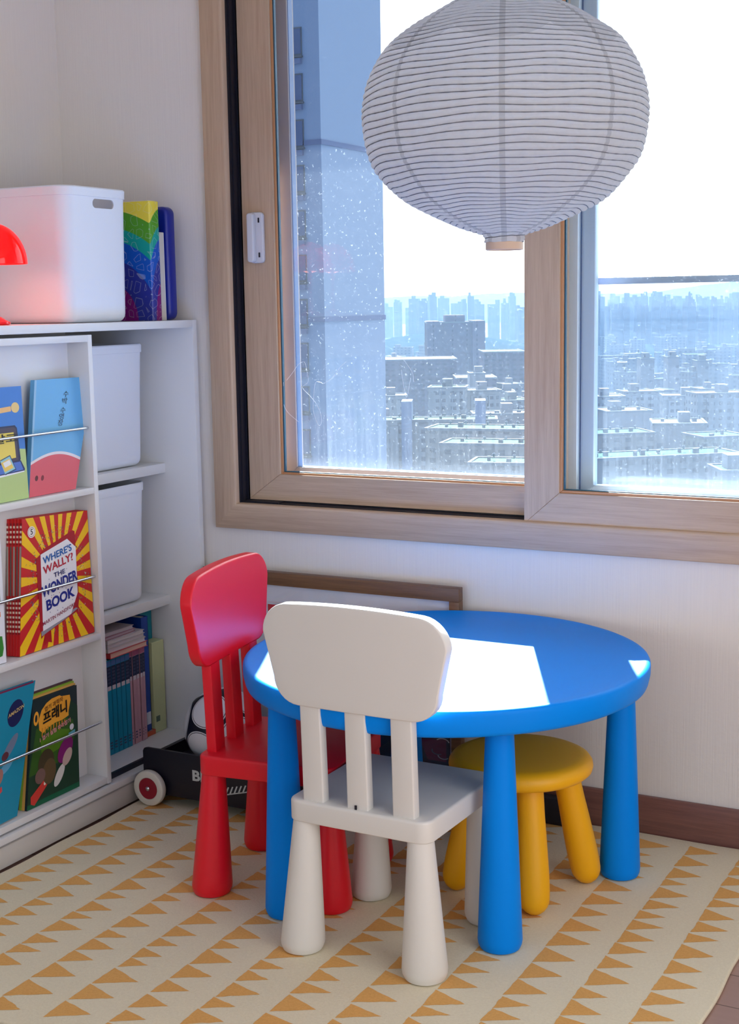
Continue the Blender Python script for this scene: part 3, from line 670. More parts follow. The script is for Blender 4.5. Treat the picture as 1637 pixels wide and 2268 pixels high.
b = bmesh.new(); lathe(b, [(0, 0), (.027, 0), (.030, .003), (.029, .007), (.020, .011), (.010, .018), (0, .019)], 48); obj('base', b, M_LR, lm)
b = bmesh.new(); lathe(b, [(.006, .015), (.005, .10), (.006, .17), (0, .175)], 20); obj('stem', b, M_LR, lm)
m = bpy.data.materials.new('lamp_shade_red'); m.use_nodes = True; t = NT(m); pb = m.node_tree.nodes['Principled BSDF']; pb.inputs['Base Color'].default_value = lin((235, 22, 26)); pb.inputs['Roughness'].default_value = .10; pb.inputs['Coat Weight'].default_value = .6
tl = t.n('ShaderNodeBsdfTranslucent'); tl.inputs[0].default_value = (1, .06, .05, 1); mx = t.n('ShaderNodeMixShader'); mx.inputs[0].default_value = .5; t.l(pb.outputs[0], mx.inputs[1]); t.l(tl.outputs[0], mx.inputs[2]); t.l(mx.outputs[0], m.node_tree.nodes['Material Output'].inputs[0])
b = bmesh.new(); pr = []
for k in range(15):
    a = PI/2*k/14; pr.append((.0735*math.cos(a), .1345+.090*math.sin(a)))
pr2 = [(max(0, r-.003), z-.003 if r < .066 else z) for r, z in pr[::-1]]
lathe(b, pr+pr2+[(.0735, .1345)], 64); obj('lamp_shade', b, m, lm)
l = bpy.data.lights.new('lamp_bulb', 'POINT'); l.energy = .7; l.color = (1, .35, .25); l.shadow_soft_size = .035
o = bpy.data.objects.new('lamp_bulb', l); COL.objects.link(o); o.parent = lm; o.location = (0, 0, .165)
# rainbow book: bands of colour centred low behind the bin
def rainbow():
    m = bpy.data.materials.new('rainbow_print'); m.use_nodes = True; t = NT(m); b = m.node_tree.nodes['Principled BSDF']
    p = t.obj(); s = t.n('ShaderNodeSeparateXYZ'); t.l(p, s.inputs[0])
    # distance from a point on the shelf behind the bin, measured over the cover and round the spine
    hor = t.m('SUBTRACT', t.m('ADD', s.outputs[0], .05), t.m('MULTIPLY', t.m('ADD', s.outputs[1], .02), 3.0))
    d = t.m('SQRT', t.m('ADD', t.m('MULTIPLY', t.m('MULTIPLY', hor, hor), .9), t.m('MULTIPLY', s.outputs[2], s.outputs[2])))
    cl = [(0, (120, 16, 110)), (.100, (40, 48, 140)), (.160, (10, 84, 186)), (.207, (14, 160, 146)), (.238, (84, 158, 40)), (.280, (236, 214, 70))]
    col = t.ramp(t.m('MULTIPLY', d, 2.0), [(a*2.0, lin(c)) for a, c in cl], 'CONSTANT')
    v = t.n('ShaderNodeTexVoronoi', feature='DISTANCE_TO_EDGE'); v.inputs['Scale'].default_value = 34; t.l(p, v.inputs['Vector'])
    ln = t.m('MULTIPLY', t.m('LESS_THAN', t.m('ABSOLUTE', t.m('SUBTRACT', v.outputs[0], .17)), .016), .22)
    t.l(t.mix(ln, col, (.8, .85, .9, 1)), b.inputs['Base Color']); b.inputs['Roughness'].default_value = .22; return m
rb_ = thing('activity_folder', 'rainbow-striped glossy book standing right of the large bin', 'book', (.298, -.135, ZT))
b = bmesh.new(); slab(b, rrect(.205, .040, .004, 3), 0, .2975, .0008, 1); obj('cover', b, rainbow(), rb_)
b = bmesh.new(); bx(b, -.095, .095, -.0165, .0165, .2973, .2990); obj('pages', b, M_PAGE, rb_)
def bookbox(name, label, x0, x1, y0, y1, z0, z1, c, page=M_PAGE, th=.0016, group=None, cat='book', extra=None, r=.42):
    o = thing(name, label, cat, ((x0+x1)/2, (y0+y1)/2, z0), 0, group); hx, hy, H = (x1-x0)/2, (y1-y0)/2, z1-z0
    b = bmesh.new(); bx(b, -hx, hx, -hy, -hy+th, 0, H, .0003, 1); bx(b, -hx, hx, hy-th, hy, 0, H, .0003, 1); bx(b, hx-th, hx, -hy, hy, 0, H, .0004, 1)
    cv = obj('cover', b, c if not isinstance(c, tuple) else P_(c, r), o)
    b = bmesh.new(); bx(b, -hx+.003, hx-th, -hy+th, hy-th, .003, H-.003); obj('pages', b, page, o, smooth=False)
    if extra: extra(cv, hx, hy, H)
    return o
o = thing('picture_book', 'thin white book between the rainbow book and the navy folder', 'book', (.305, -.0985, ZT))
b = bmesh.new(); bx(b, -.088, .088, -.0115, .0115, 0, .222, .0006, 1); obj('cover', b, P_((232, 234, 236)), o)
b = bmesh.new(); bx(b, .0881, .0886, -.0085, .0085, .001, .221); obj('spine_print', b, P_((206, 200, 190)), o)
o = thing('zip_folder', 'navy blue round-cornered folder nearest the window on the bookcase top', 'folder', (.300, -.0625, ZT))
b = bmesh.new(); b2 = bmesh.new(); slab(b2, rrect(.20, .288, .020, 6), -.019, .019, .009, 4); merge(b, b2, 0, Matrix.Translation((0, 0, .144)) @ Matrix.Rotation(PI/2, 4, 'X')); obj('cover', b, mat('navy_vinyl', (16, 34, 140), .3), o)
# ================================================================== BOOKS IN THE LOWER COMPARTMENT
ZB = .0941
def comic(k, y, w, c, x1, h, lab, tint):
    def ex(cv, hx, hy, H):
        b = bmesh.new()
        def q(z0, z1, mi, e=.0003): bx(b, hx, hx+e, -hy+.0008, hy-.0008, z0, z1, mi=0); [setattr(f, 'material_index', mi) for f in b.faces[-6:]]
        b.faces.ensure_lookup_table()
        ms = [P_((24, 34, 70)), P_(tint), P_((210, 200, 206)), P_((60, 70, 100))]
        for z0, z1, mi in ((.72, .93, 0), (.935, .985, 1)):
            n0 = len(b.faces); bx(b, hx, hx+.0003, -hy+.0008, hy-.0008, z0*H, z1*H); b.faces.ensure_lookup_table()
            for f in b.faces[n0:]: f.material_index = mi
        r2 = random.Random(k)
        for j in range(5):
            z = (.75+.035*j)*H; n0 = len(b.faces); bx(b, hx+.0003, hx+.0005, -hy+.003, hy-.004, z, z+.005); b.faces.ensure_lookup_table()
            for f in b.faces[n0:]: f.material_index = 3
        n0 = len(b.faces); bx(b, hx, hx+.0004, -hy+.002, hy-.003, .68*H, .725*H); b.faces.ensure_lookup_table()
        for f in b.faces[n0:]: f.material_index = 2
        for j in range(3):
            n0 = len(b.faces); bx(b, hx, hx+.0003, -hy+.004, hy-.006, (.06+.03*j)*H, (.075+.03*j)*H); b.faces.ensure_lookup_table()
            for f in b.faces[n0:]: f.material_index = 3
        obj('spine_print', b, ms, cv, smooth=False)
    return bookbox('comic_book', lab, x1-.19, x1, y, y+w, ZB, ZB+h, c, group='comic books on the bookcase floor', extra=ex)
y = -.300
LT = ['teal comic book, leftmost visible spine beside the rack', 'teal comic book, second spine from the rack', 'teal comic book, middle of the teal spines', 'teal comic book, next to last before the pink spines', 'teal comic book touching the first pink spine']
for k in range(5):
    comic(k, y, .0188, (0, 142, 178), .3175-.0002*(k % 2), .252, LT[k], (70, 110, 170)); y += .0191
LP = ['pink comic book touching the last teal spine', 'pink comic book, second of the pink spines', 'pink comic book, third of the pink spines', 'pink comic book, fourth of the pink spines', 'pink comic book beside the tall blue folder']
for k in range(5):
    w = (.0125, .0165, .0150, .0120, .0120)[k]
    comic(10+k, y, w-.0004, (206, 158, 170), .3155+(.0015 if k % 2 else 0), .256, LP[k], (170, 90, 120)); y += w
def ex(cv, hx, hy, H):
    b = bmesh.new(); bx(b, hx, hx+.0004, -hy+.002, hy-.002, .018, .052); obj('shelf_mark', b, P_((206, 212, 224)), cv)
bookbox('picture_book', 'tall dark blue book with a white sticker, beside the pink spines', .12, .305, -.1335, -.1035, ZB+.0135, ZB+.329, (14, 62, 150), extra=ex)
bookbox('picture_book', 'short orange book lying under the tall blue book', .10, .310, -.1340, -.0930, ZB, ZB+.0130, (196, 88, 52))
bookbox('picture_book', 'tall teal hardback behind the pale green box, nearest the side panel', .09, .270, -.092, -.040, ZB, ZB+.335, (0, 128, 146))
o = thing('box_set', 'pale green slipcase box in front of the tall teal hardback', 'box', (.291, -.0665, ZB))
b = bmesh.new(); bx(b, -.018, .018, -.0275, .0245, 0, .252, .0012, 1); obj('slipcase', b, P_((196, 202, 150)), o)
b = bmesh.new(); bx(b, .018, .0184, -.021, -.004, .030, .046); obj('shelf_mark', b, P_((90, 110, 90)), o)
# magazines lying on the comics
zt = ZB+.2575
for k, (h, x1, y0, y1, c, pc, lab) in enumerate(((.0145, .330, -.300, -.1400, (200, 66, 76), (222, 180, 160), 'red-covered book lying on the comic spines, bottom of the pile'), (.0110, .326, -.298, -.1420, (216, 206, 200), (214, 204, 204), 'thin pale book lying on the red-covered one'), (.0110, .324, -.302, -.1430, (190, 184, 186), (206, 196, 198), 'thin grey-edged book in the middle of the flat pile'), (.0100, .325, -.297, -.1460, (208, 200, 202), (214, 206, 204), 'thin pale book lying above the grey-edged one'), (.0090, .318, -.302, -.1750, (156, 96, 112), (190, 168, 176), 'plum-covered thin book near the top of the flat pile'), (.0095, .316, -.300, -.1780, (190, 178, 184), (196, 186, 190), 'top book of the flat pile, under the shelf'))):
    o = thing('lying_book', lab, 'book', (x1-.10, (y0+y1)/2, zt), math.radians((-1) ** k*.8)); hy = (y1-y0)/2
    b = bmesh.new(); bx(b, -.10, .10, -hy, hy, 0, .0012); bx(b, -.10, .10, -hy, hy, h-.0014, h-.0002); bx(b, -.10, .10, -hy, -hy+.0012, 0, h-.0002); obj('cover', b, P_(c), o)
    b = bmesh.new(); bx(b, -.097, .098, -hy+.0012, hy-.003, .0012, h-.0014); obj('pages', b, P_(pc, .8), o); zt += h
# ================================================================== WAGON AND BALL
wg = thing('toy_wagon', 'black wooden toy wagon with cream wheels behind the red chair', 'wagon', (.463, -.352, .0106))
M_BK = mat('black_paint', (22, 20, 34), .42)
L_, D_ = .392, .262
b = bmesh.new()
slab(b, [(0, .028), (L_, .028), (L_, .143), (L_-.012, .143), (.012, .143), (.004, .141), (0, .134)], 0, .009, .001, 2, xf=lambda x, y, z: (x, z, y)); obj('side_panel', b, M_BK, wg)
b = bmesh.new(); slab(b, [(0, .028), (L_, .028), (L_, .143), (L_-.012, .143), (.012, .143), (.004, .141), (0, .134)], 0, .009, .001, 2, xf=lambda x, y, z: (x, z+D_-.009, y)); obj('side_panel', b, M_BK, wg)
obj('end_panel', box(.004, .013, .009, D_-.009, .028, .118, .001), M_BK, wg); obj('end_panel', box(L_-.013, L_-.004, .009, D_-.009, .028, .118, .001), M_BK, wg)
obj('floor_panel', box(.006, L_-.006, .009, D_-.009, .078, .086), M_BK, wg)
M_TYRE = mat('cream_tyre', (226, 220, 206), .4); M_HUB = mat('dark_red_hub', (150, 18, 42), .35); M_STL = mat('screw_steel', (200, 200, 205), .25, metal=1)
for wx in (.0275, .362):
    for wy, sd in ((-.013, -1), (D_+.013, 1)):
        mt = Matrix.Translation((wx, wy, .0455)) @ Matrix.Rotation(PI/2*(1 if sd < 0 else -1), 4, 'X')
        b = bmesh.new(); lathe(b, [(0, -.009), (.040, -.009), (.0440, -.007), (.0455, -.003), (.0455, .003), (.0440, .007), (.041, .009), (.0285, .009), (.0275, .007), (0, .007)], 64, mtx=mt); w_ = obj('wheel', b, M_TYRE, wg)
        b = bmesh.new(); lathe(b, [(0, .0072), (.0270, .0072), (.0270, .0086), (0, .0088)], 48, mtx=mt); obj('hub_disc', b, M_HUB, w_)
        b = bmesh.new(); lathe(b, [(.006, .0086), (.0058, .0105), (.003, .0128), (0, .0132)], 24, mtx=mt); obj('axle_cap', b, M_STL, w_)
M_LET = mat('letter_white', (206, 212, 210), .5)
bt = text_mesh('BRIO', .036, 'LEFT', .0014); 
for v in bt.verts: v.co = Vector((.148+v.co.x*1.18, -.0012, .0905+v.co.y))
obj('lettering', bt, M_LET, wg, smooth=False, normals=False)
b = bmesh.new()
def quad(p, y=-.0010):
    b.faces.new([b.verts.new((x, y, z)) for x, z in p])
quad([(.222, .049), (.318, .074), (.318, .077), (.2235, .0525)]); quad([(.222, .049), (.2265, .050), (.236, .072), (.232, .073)]); quad([(.318, .074), (.3215, .074), (.3215, .10), (.318, .10)])
for k in range(7): x = .231+.0125*k; quad([(x, .0535+.0032*k), (x+.005, .0548+.0032*k), (x+.013, .074+.003*k), (x+.009, .074+.003*k)])
obj('decal', b, M_LET, wg, smooth=False, normals=False)
# black box by the baseboard, seen between the stool legs
o = thing('floor_box', 'small black box on the rug by the baseboard, seen between the stool legs', 'box', (1.424, -.045, .0106))
b = bmesh.new(); bx(b, -.048, .048, -.016, .016, 0, .064, .003); obj('body', b, mat('matt_black', (22, 22, 34), .6), o)
# soccer ball
def ball():
    m = bpy.data.materials.new('ball_panels'); m.use_nodes = True; t = NT(m); b = m.node_tree.nodes['Principled BSDF']
    p = t.v('NORMALIZE', t.obj()).outputs[0]; g = (1+5 ** .5)/2; n = math.sqrt(1+g*g); cur = None
    for a in ((0, 1, g), (0, -1, g), (1, g, 0), (-1, g, 0), (g, 0, 1), (-g, 0, 1)):
        d = t.m('ABSOLUTE', t.v('DOT_PRODUCT', p, tuple(c/n for c in a)).outputs['Value']); cur = d if cur is None else t.m('MAXIMUM', cur, d)
    ang = t.m('ARCCOSINE', cur); f = t.m('MULTIPLY', ang, 57.2958/60); gap = None
    ax = [(1, 0, 0), (0, 1, 0), (0, 0, 1)]
    for sa in (1, -1):
        for sb in (1, -1):
            ax += [(.5, sa*g/2, sb*g*g/2), (sb*g*g/2, .5, sa*g/2), (sa*g/2, sb*g*g/2, .5)]
    for a in ax:
        v = Vector(a).normalized(); d = t.m('ABSOLUTE', t.v('DOT_PRODUCT', p, tuple(v)).outputs['Value']); gap = d if gap is None else t.m('MAXIMUM', gap, d)
    wht = lin((222, 224, 230)); blk = lin((16, 18, 38))
    col = t.ramp(f, [(0, wht), (26.3/60, blk), (27.3/60, wht), (28.9/60, blk)], 'CONSTANT')
    t.l(t.mix(t.m('GREATER_THAN', gap, math.cos(math.radians(6.2))), col, wht), b.inputs['Base Color']); b.inputs['Roughness'].default_value = .3
    bm = bmesh.new(); bmesh.ops.create_icosphere(bm, subdivisions=5, radius=.0985)
    o = obj('soccer_ball', bm, m, auto=180); o.location = (.628, -.236, .0106+.0862+.0985); o.rotation_mode = 'QUATERNION'; o.rotation_quaternion = Vector((1, 1, 1)).rotation_difference(Vector((-.33, -.86, .20)))
    tag(o, 'white football with black curved triangle panels resting in the wagon', 'ball')
ball()
# ================================================================== FRAMED POSTER BEHIND THE TABLE
pf = thing('framed_poster', 'brown wood-framed poster leaning on the wall behind the blue table', 'picture', (.4616, -.0420, .0110)); pf.rotation_euler = (math.radians(1.0), 0, math.radians(0))
M_WAL = wood('walnut_frame', (128, 92, 62), (86, 58, 40), 'x', .5); PW, PH, FW = .7396, .5515, .0335
def frame_part(x0, x1, z0, z1): obj('frame_rail', box(x0, x1, -.012, .012, z0, z1, .0015), M_WAL, pf)
frame_part(0, PW, PH-FW, PH); frame_part(0, PW, 0, FW); frame_part(0, FW*.8, FW, PH-FW); frame_part(PW-FW*.8, PW, FW, PH-FW)
obj('backing', box(.01, PW-.01, .004, .010, .01, PH-.01), P_((90, 80, 70)), pf, smooth=False)
obj('mount', box(FW*.7, PW-FW*.7, .000, .003, FW-.004, PH-FW+.004), P_((214, 216, 228)), pf, smooth=False)
b = bmesh.new(); bx(b, .192, PW-.034, -.0012, 0, .05, .471); po = obj('poster', b, P_((196, 30, 48)), pf, smooth=False)
def WP(u, v, d=0): return Vector((.192+u*(PW-.034-.192), -.0014-d, .05+v*.421))
pol = [((206, 208, 218), [(0, .985), (1, .985), (1, 1), (0, 1)]), ((26, 52, 84), [(.62, .0), (1, 0), (1, .55), (.66, .60), (.60, .42), (.63, .3), (.60, .16)]), ((206, 190, 90), [(.86, .30), (.98, .30), (.98, .40), (.90, .40)]), ((30, 80, 70), [(.74, .36), (.86, .30), (.86, .44), (.72, .46)]), ((90, 50, 90), [(.88, .14), (.98, .14), (.98, .28), (.84, .26)])]
rr = random.Random(3)
for j in range(26):
    u, v = rr.uniform(.64, .97), rr.uniform(.05, .45); r = rr.uniform(.02, .05); a0 = rr.uniform(0, 300); o1 = ell(u, v, r, r*.7, 10, a0, a0+150); o2 = ell(u, v, r*.82, r*.55, 10, a0, a0+150)[::-1]
    pol.append((rr.choice([(150, 170, 190), (190, 196, 210), (70, 110, 140)]), o1+o2))
art(WP, po, 'poster_print', pol, lift=.0002, label='swirling dark teal and white print on red')
m = bpy.data.materials.new('picture_glazing'); m.use_nodes = True; t = NT(m); t.t.nodes.clear(); out = t.n('ShaderNodeOutputMaterial'); tr = t.n('ShaderNodeBsdfTransparent'); gl = t.n('ShaderNodeBsdfGlossy'); gl.inputs['Roughness'].default_value = .03; fr = t.n('ShaderNodeLayerWeight'); mx = t.n('ShaderNodeMixShader'); t.l(t.m('ADD', .03, t.m('MULTIPLY', t.m('POWER', fr.outputs['Facing'], 5), .5)), mx.inputs[0]); t.l(tr.outputs[0], mx.inputs[1]); t.l(gl.outputs[0], mx.inputs[2]); t.l(mx.outputs[0], out.inputs[0])
obj('glazing', box(FW*.7, PW-FW*.7, -.0062, -.0047, FW-.004, PH-FW+.004), m, pf, smooth=False)
# ================================================================== PAPER LANTERN
LC = (1.448, -.372)
ln = thing('paper_lantern', 'large onion-shaped ribbed white paper lantern hanging in the window', 'lantern', (LC[0], LC[1], 0))
prof = [(.0385, 1.360), (.0385, 1.366), (.041, 1.3745), (.052, 1.380), (.096, 1.3945), (.1545, 1.4205), (.199, 1.444), (.227, 1.468), (.248, 1.492), (.2665, 1.519), (.2775, 1.552), (.283, 1.590), (.284, 1.622), (.2775, 1.660), (.2616, 1.700), (.232, 1.742), (.183, 1.780), (.131, 1.810), (.097, 1.829), (.078, 1.845), (.068, 1.860), (.065, 1.880), (.064, 1.892)]
def lr(z):
    for (r0, z0), (r1, z1) in zip(prof, prof[1:]):
        if z0 <= z <= z1: 
            f = (z-z0)/(z1-z0); return r0+(r1-r0)*f
    return prof[-1][0]
# smooth profile by arc length
arcs = [0]
for (r0, z0), (r1, z1) in zip(prof, prof[1:]): arcs.append(arcs[-1]+math.hypot(r1-r0, z1-z0))
def ap(s):
    s = max(0, min(arcs[-1]-1e-6, s))
    for i in range(len(arcs)-1):
        if arcs[i] <= s <= arcs[i+1]:
            p0 = prof[max(i-1, 0)]; p1 = prof[i]; p2 = prof[i+1]; p3 = prof[min(i+2, len(prof)-1)]; t_ = (s-arcs[i])/(arcs[i+1]-arcs[i])
            return tuple(.5*((2*p1[k])+(-p0[k]+p2[k])*t_+(2*p0[k]-5*p1[k]+4*p2[k]-p3[k])*t_*t_+(-p0[k]+3*p1[k]-3*p2[k]+p3[k])*t_**3) for k in (0, 1))
NR = 56; turns = NR; rnd = random.Random(2)
def paper_mat():
    m = bpy.data.materials.new('rice_paper'); m.use_nodes = True; t = NT(m); t.t.nodes.clear(); out = t.n('ShaderNodeOutputMaterial')
    p = t.obj(); s = t.n('ShaderNodeSeparateXYZ'); t.l(p, s.inputs[0]); ang = t.m('ARCTAN2', s.outputs[1], s.outputs[0])
    loc = t.m('ABSOLUTE', t.m('SUBTRACT', t.m('FRACT', t.m('ADD', t.m('MULTIPLY', ang, 8/(2*PI)), .02)), .5))   # 0 on a glued seam, .5 between
    rad = t.m('SQRT', t.m('ADD', t.m('MULTIPLY', s.outputs[0], s.outputs[0]), t.m('MULTIPLY', s.outputs[1], s.outputs[1])))
    seam = t.m('LESS_THAN', t.m('MULTIPLY', t.m('MULTIPLY', loc, rad), 2*PI/8), .0055)
    pet = t.m('GREATER_THAN', s.outputs[2], t.m('ADD', 1.716, t.m('MULTIPLY', t.m('MULTIPLY', loc, loc), .13)))   # second layer of paper petals glued round the crown
    fib = t.noise(p, 55, 4, .65)
    th = t.m('SUBTRACT', t.m('SUBTRACT', t.m('ADD', .90, t.m('MULTIPLY', fib, .28)), t.m('MULTIPLY', seam, .30)), t.m('MULTIPLY', pet, .20))   # light let through falls where the paper is doubled
    d = t.n('ShaderNodeBsdfDiffuse'); d.inputs[0].default_value = lin((236, 234, 234)); tl = t.n('ShaderNodeBsdfTranslucent')
    cc = t.v('SCALE', lin((250, 248, 246))[:3]); t.l(th, cc.inputs['Scale']); t.l(cc.outputs[0], tl.inputs[0]); fac = t.n('ShaderNodeValue'); fac.outputs[0].default_value = .76; fac = fac.outputs[0]
    mx = t.n('ShaderNodeMixShader'); t.l(fac, mx.inputs[0]); t.l(d.outputs[0], mx.inputs[1]); t.l(tl.outputs[0], mx.inputs[2]); t.l(mx.outputs[0], out.inputs[0]); return m
sub = 6; SG = 128
def wob(r, z, a): return (.0016*math.sin(a*5+z*37)+.0012*math.sin(a*11-z*61))*.9*min(1, r/.15)
b = bmesh.new(); grid = []
for k in range((NR+1)*sub+1):
    row = []
    for i in range(SG):
        f = k/sub+i/SG-1; s_ = max(0, min(arcs[-1], arcs[-1]*f/NR)); r, z = ap(s_); a = 2*PI*i/SG
        r2, z2 = ap(min(arcs[-1], s_+.002)); r1, z1 = ap(max(0, s_-.002)); tx, tz = r2-r1, z2-z1; L = math.hypot(tx, tz) or 1
        bul = .0030*math.sin(PI*((k/sub) % 1)) if 0 < f < NR else 0; R2 = r+tz/L*bul; aa = math.atan2(math.sin(a), math.cos(a))
        row.append(b.verts.new((R2*math.cos(a), R2*math.sin(a), z-tx/L*bul+wob(r, z, aa))))
    grid.append(row)
for k in range(len(grid)-1):
    for i in range(SG-1): b.faces.new((grid[k][i], grid[k][i+1], grid[k+1][i+1], grid[k+1][i]))
    if k+sub+1 < len(grid): b.faces.new((grid[k][SG-1], grid[k+sub][0], grid[k+sub+1][0], grid[k+1][SG-1]))
bmesh.ops.remove_doubles(b, verts=b.verts, dist=1e-5)
obj('paper_shade', b, paper_mat(), ln, auto=180)
b = bmesh.new(); pts = []; rr_ = []
for k in range(NR*48+1):
    f = k/48; a = 2*PI*f; r, z = ap(arcs[-1]*f/NR); a_ = math.atan2(math.sin(a), math.cos(a)); w = .0016*math.sin(a_*5+z*37)+.0012*math.sin(a_*11-z*61)
    pts.append((r*math.cos(a), r*math.sin(a), z+w*.9*min(1, r/.15)))
tube(b, pts, .00125, 5); obj('wire_spiral', b, mat('lantern_wire', (104, 106, 116), .7), ln)
b = bmesh.new(); lathe(b, [(.034, 1.3445), (.0365, 1.344), (.0382, 1.3455), (.0382, 1.3595), (.0365, 1.361), (.034, 1.3605), (.034, 1.3445)], 64); obj('base_ring', b, mat('pale_wood_ring', (214, 182, 154), .5), ln)
b = bmesh.new(); lathe(b, [(.060, 1.892), (.066, 1.892), (.066, 1.905), (.060, 1.905), (.060, 1.892)], 48); obj('crown_ring', b, bpy.data.materials['pale_wood_ring'], ln)
b = bmesh.new(); tube(b, [(0, 0, 1.86), (0, 0, ZC-.002)], .003, 8); tube(b, [(-.064, 0, 1.898), (.064, 0, 1.898)], .0015, 6); tube(b, [(0, 0, 1.80), (0, 0, 1.87)], .016, 14); obj('cord', b, P_((230, 230, 230)), ln)
# ================================================================== CITY OUTSIDE
GZ = -76
def facade(name, c, win=None, px=3.2, pz=2.8, a=(.30, .72, .36, .82), wc=(96, 116, 150), rough=.8, band=None):
    m = bpy.data.materials.new(name); m.use_nodes = True; t = NT(m); b = m.node_tree.nodes['Principled BSDF']; b.inputs['Roughness'].default_value = rough; b.inputs['Specular IOR Level'].default_value = .02
    p = t.obj(); s = t.n('ShaderNodeSeparateXYZ'); t.l(p, s.inputs[0]); g = t.n('ShaderNodeNewGeometry'); gs = t.n('ShaderNodeSeparateXYZ'); t.l(g.outputs['Normal'], gs.inputs[0])
    fx = t.m('FRACT', t.m('DIVIDE', t.m('ADD', s.outputs[0], s.outputs[1]), px)); fz = t.m('FRACT', t.m('DIVIDE', s.outputs[2], pz))
    def bt(v, lo, hi): return t.m('MULTIPLY', t.m('GREATER_THAN', v, lo), t.m('LESS_THAN', v, hi))
    msk = t.m('MULTIPLY', t.m('MULTIPLY', bt(fx, a[0], a[1]), bt(fz, a[2], a[3])), t.m('LESS_THAN', t.m('ABSOLUTE', gs.outputs[2]), .5))
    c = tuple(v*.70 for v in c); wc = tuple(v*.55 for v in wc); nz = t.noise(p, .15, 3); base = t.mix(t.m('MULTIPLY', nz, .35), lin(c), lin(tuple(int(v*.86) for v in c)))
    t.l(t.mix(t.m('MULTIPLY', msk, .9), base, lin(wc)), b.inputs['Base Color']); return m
FAC = {'white': facade('flats_white', (190, 196, 206)), 'balcony': facade('flats_balconied', (176, 184, 198), px=6.4, a=(.12, .62, .30, .80), wc=(120, 132, 160)), 'plain': facade('flats_plain', (184, 184, 194), px=11, pz=7, a=(.55, .72, .5, .72)),
       'block': facade('mauve_block', (136, 130, 158), px=9.3, pz=3, a=(.86, .95, .3, .8), wc=(96, 96, 130)), 'brown': facade('mauve_low', (112, 106, 136), px=4, a=(.2, .7, .4, .75), wc=(90, 92, 124)), 'green': facade('cream_low', (186, 182, 184), px=3.6, a=(.25, .75, .30, .78), wc=(130, 140, 160)),
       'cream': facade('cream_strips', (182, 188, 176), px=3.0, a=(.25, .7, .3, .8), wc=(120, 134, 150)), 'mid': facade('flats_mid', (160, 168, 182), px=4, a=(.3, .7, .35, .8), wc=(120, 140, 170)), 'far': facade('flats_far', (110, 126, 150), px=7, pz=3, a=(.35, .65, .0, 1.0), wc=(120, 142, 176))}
M_RGREEN = mat('green_roof', (16, 74, 62), .8); M_RPALE = mat('pale_roof', (104, 112, 122), .7); 
for m_ in (M_RGREEN, M_RPALE): m_.node_tree.nodes['Principled BSDF'].inputs['Specular IOR Level'].default_value = .04
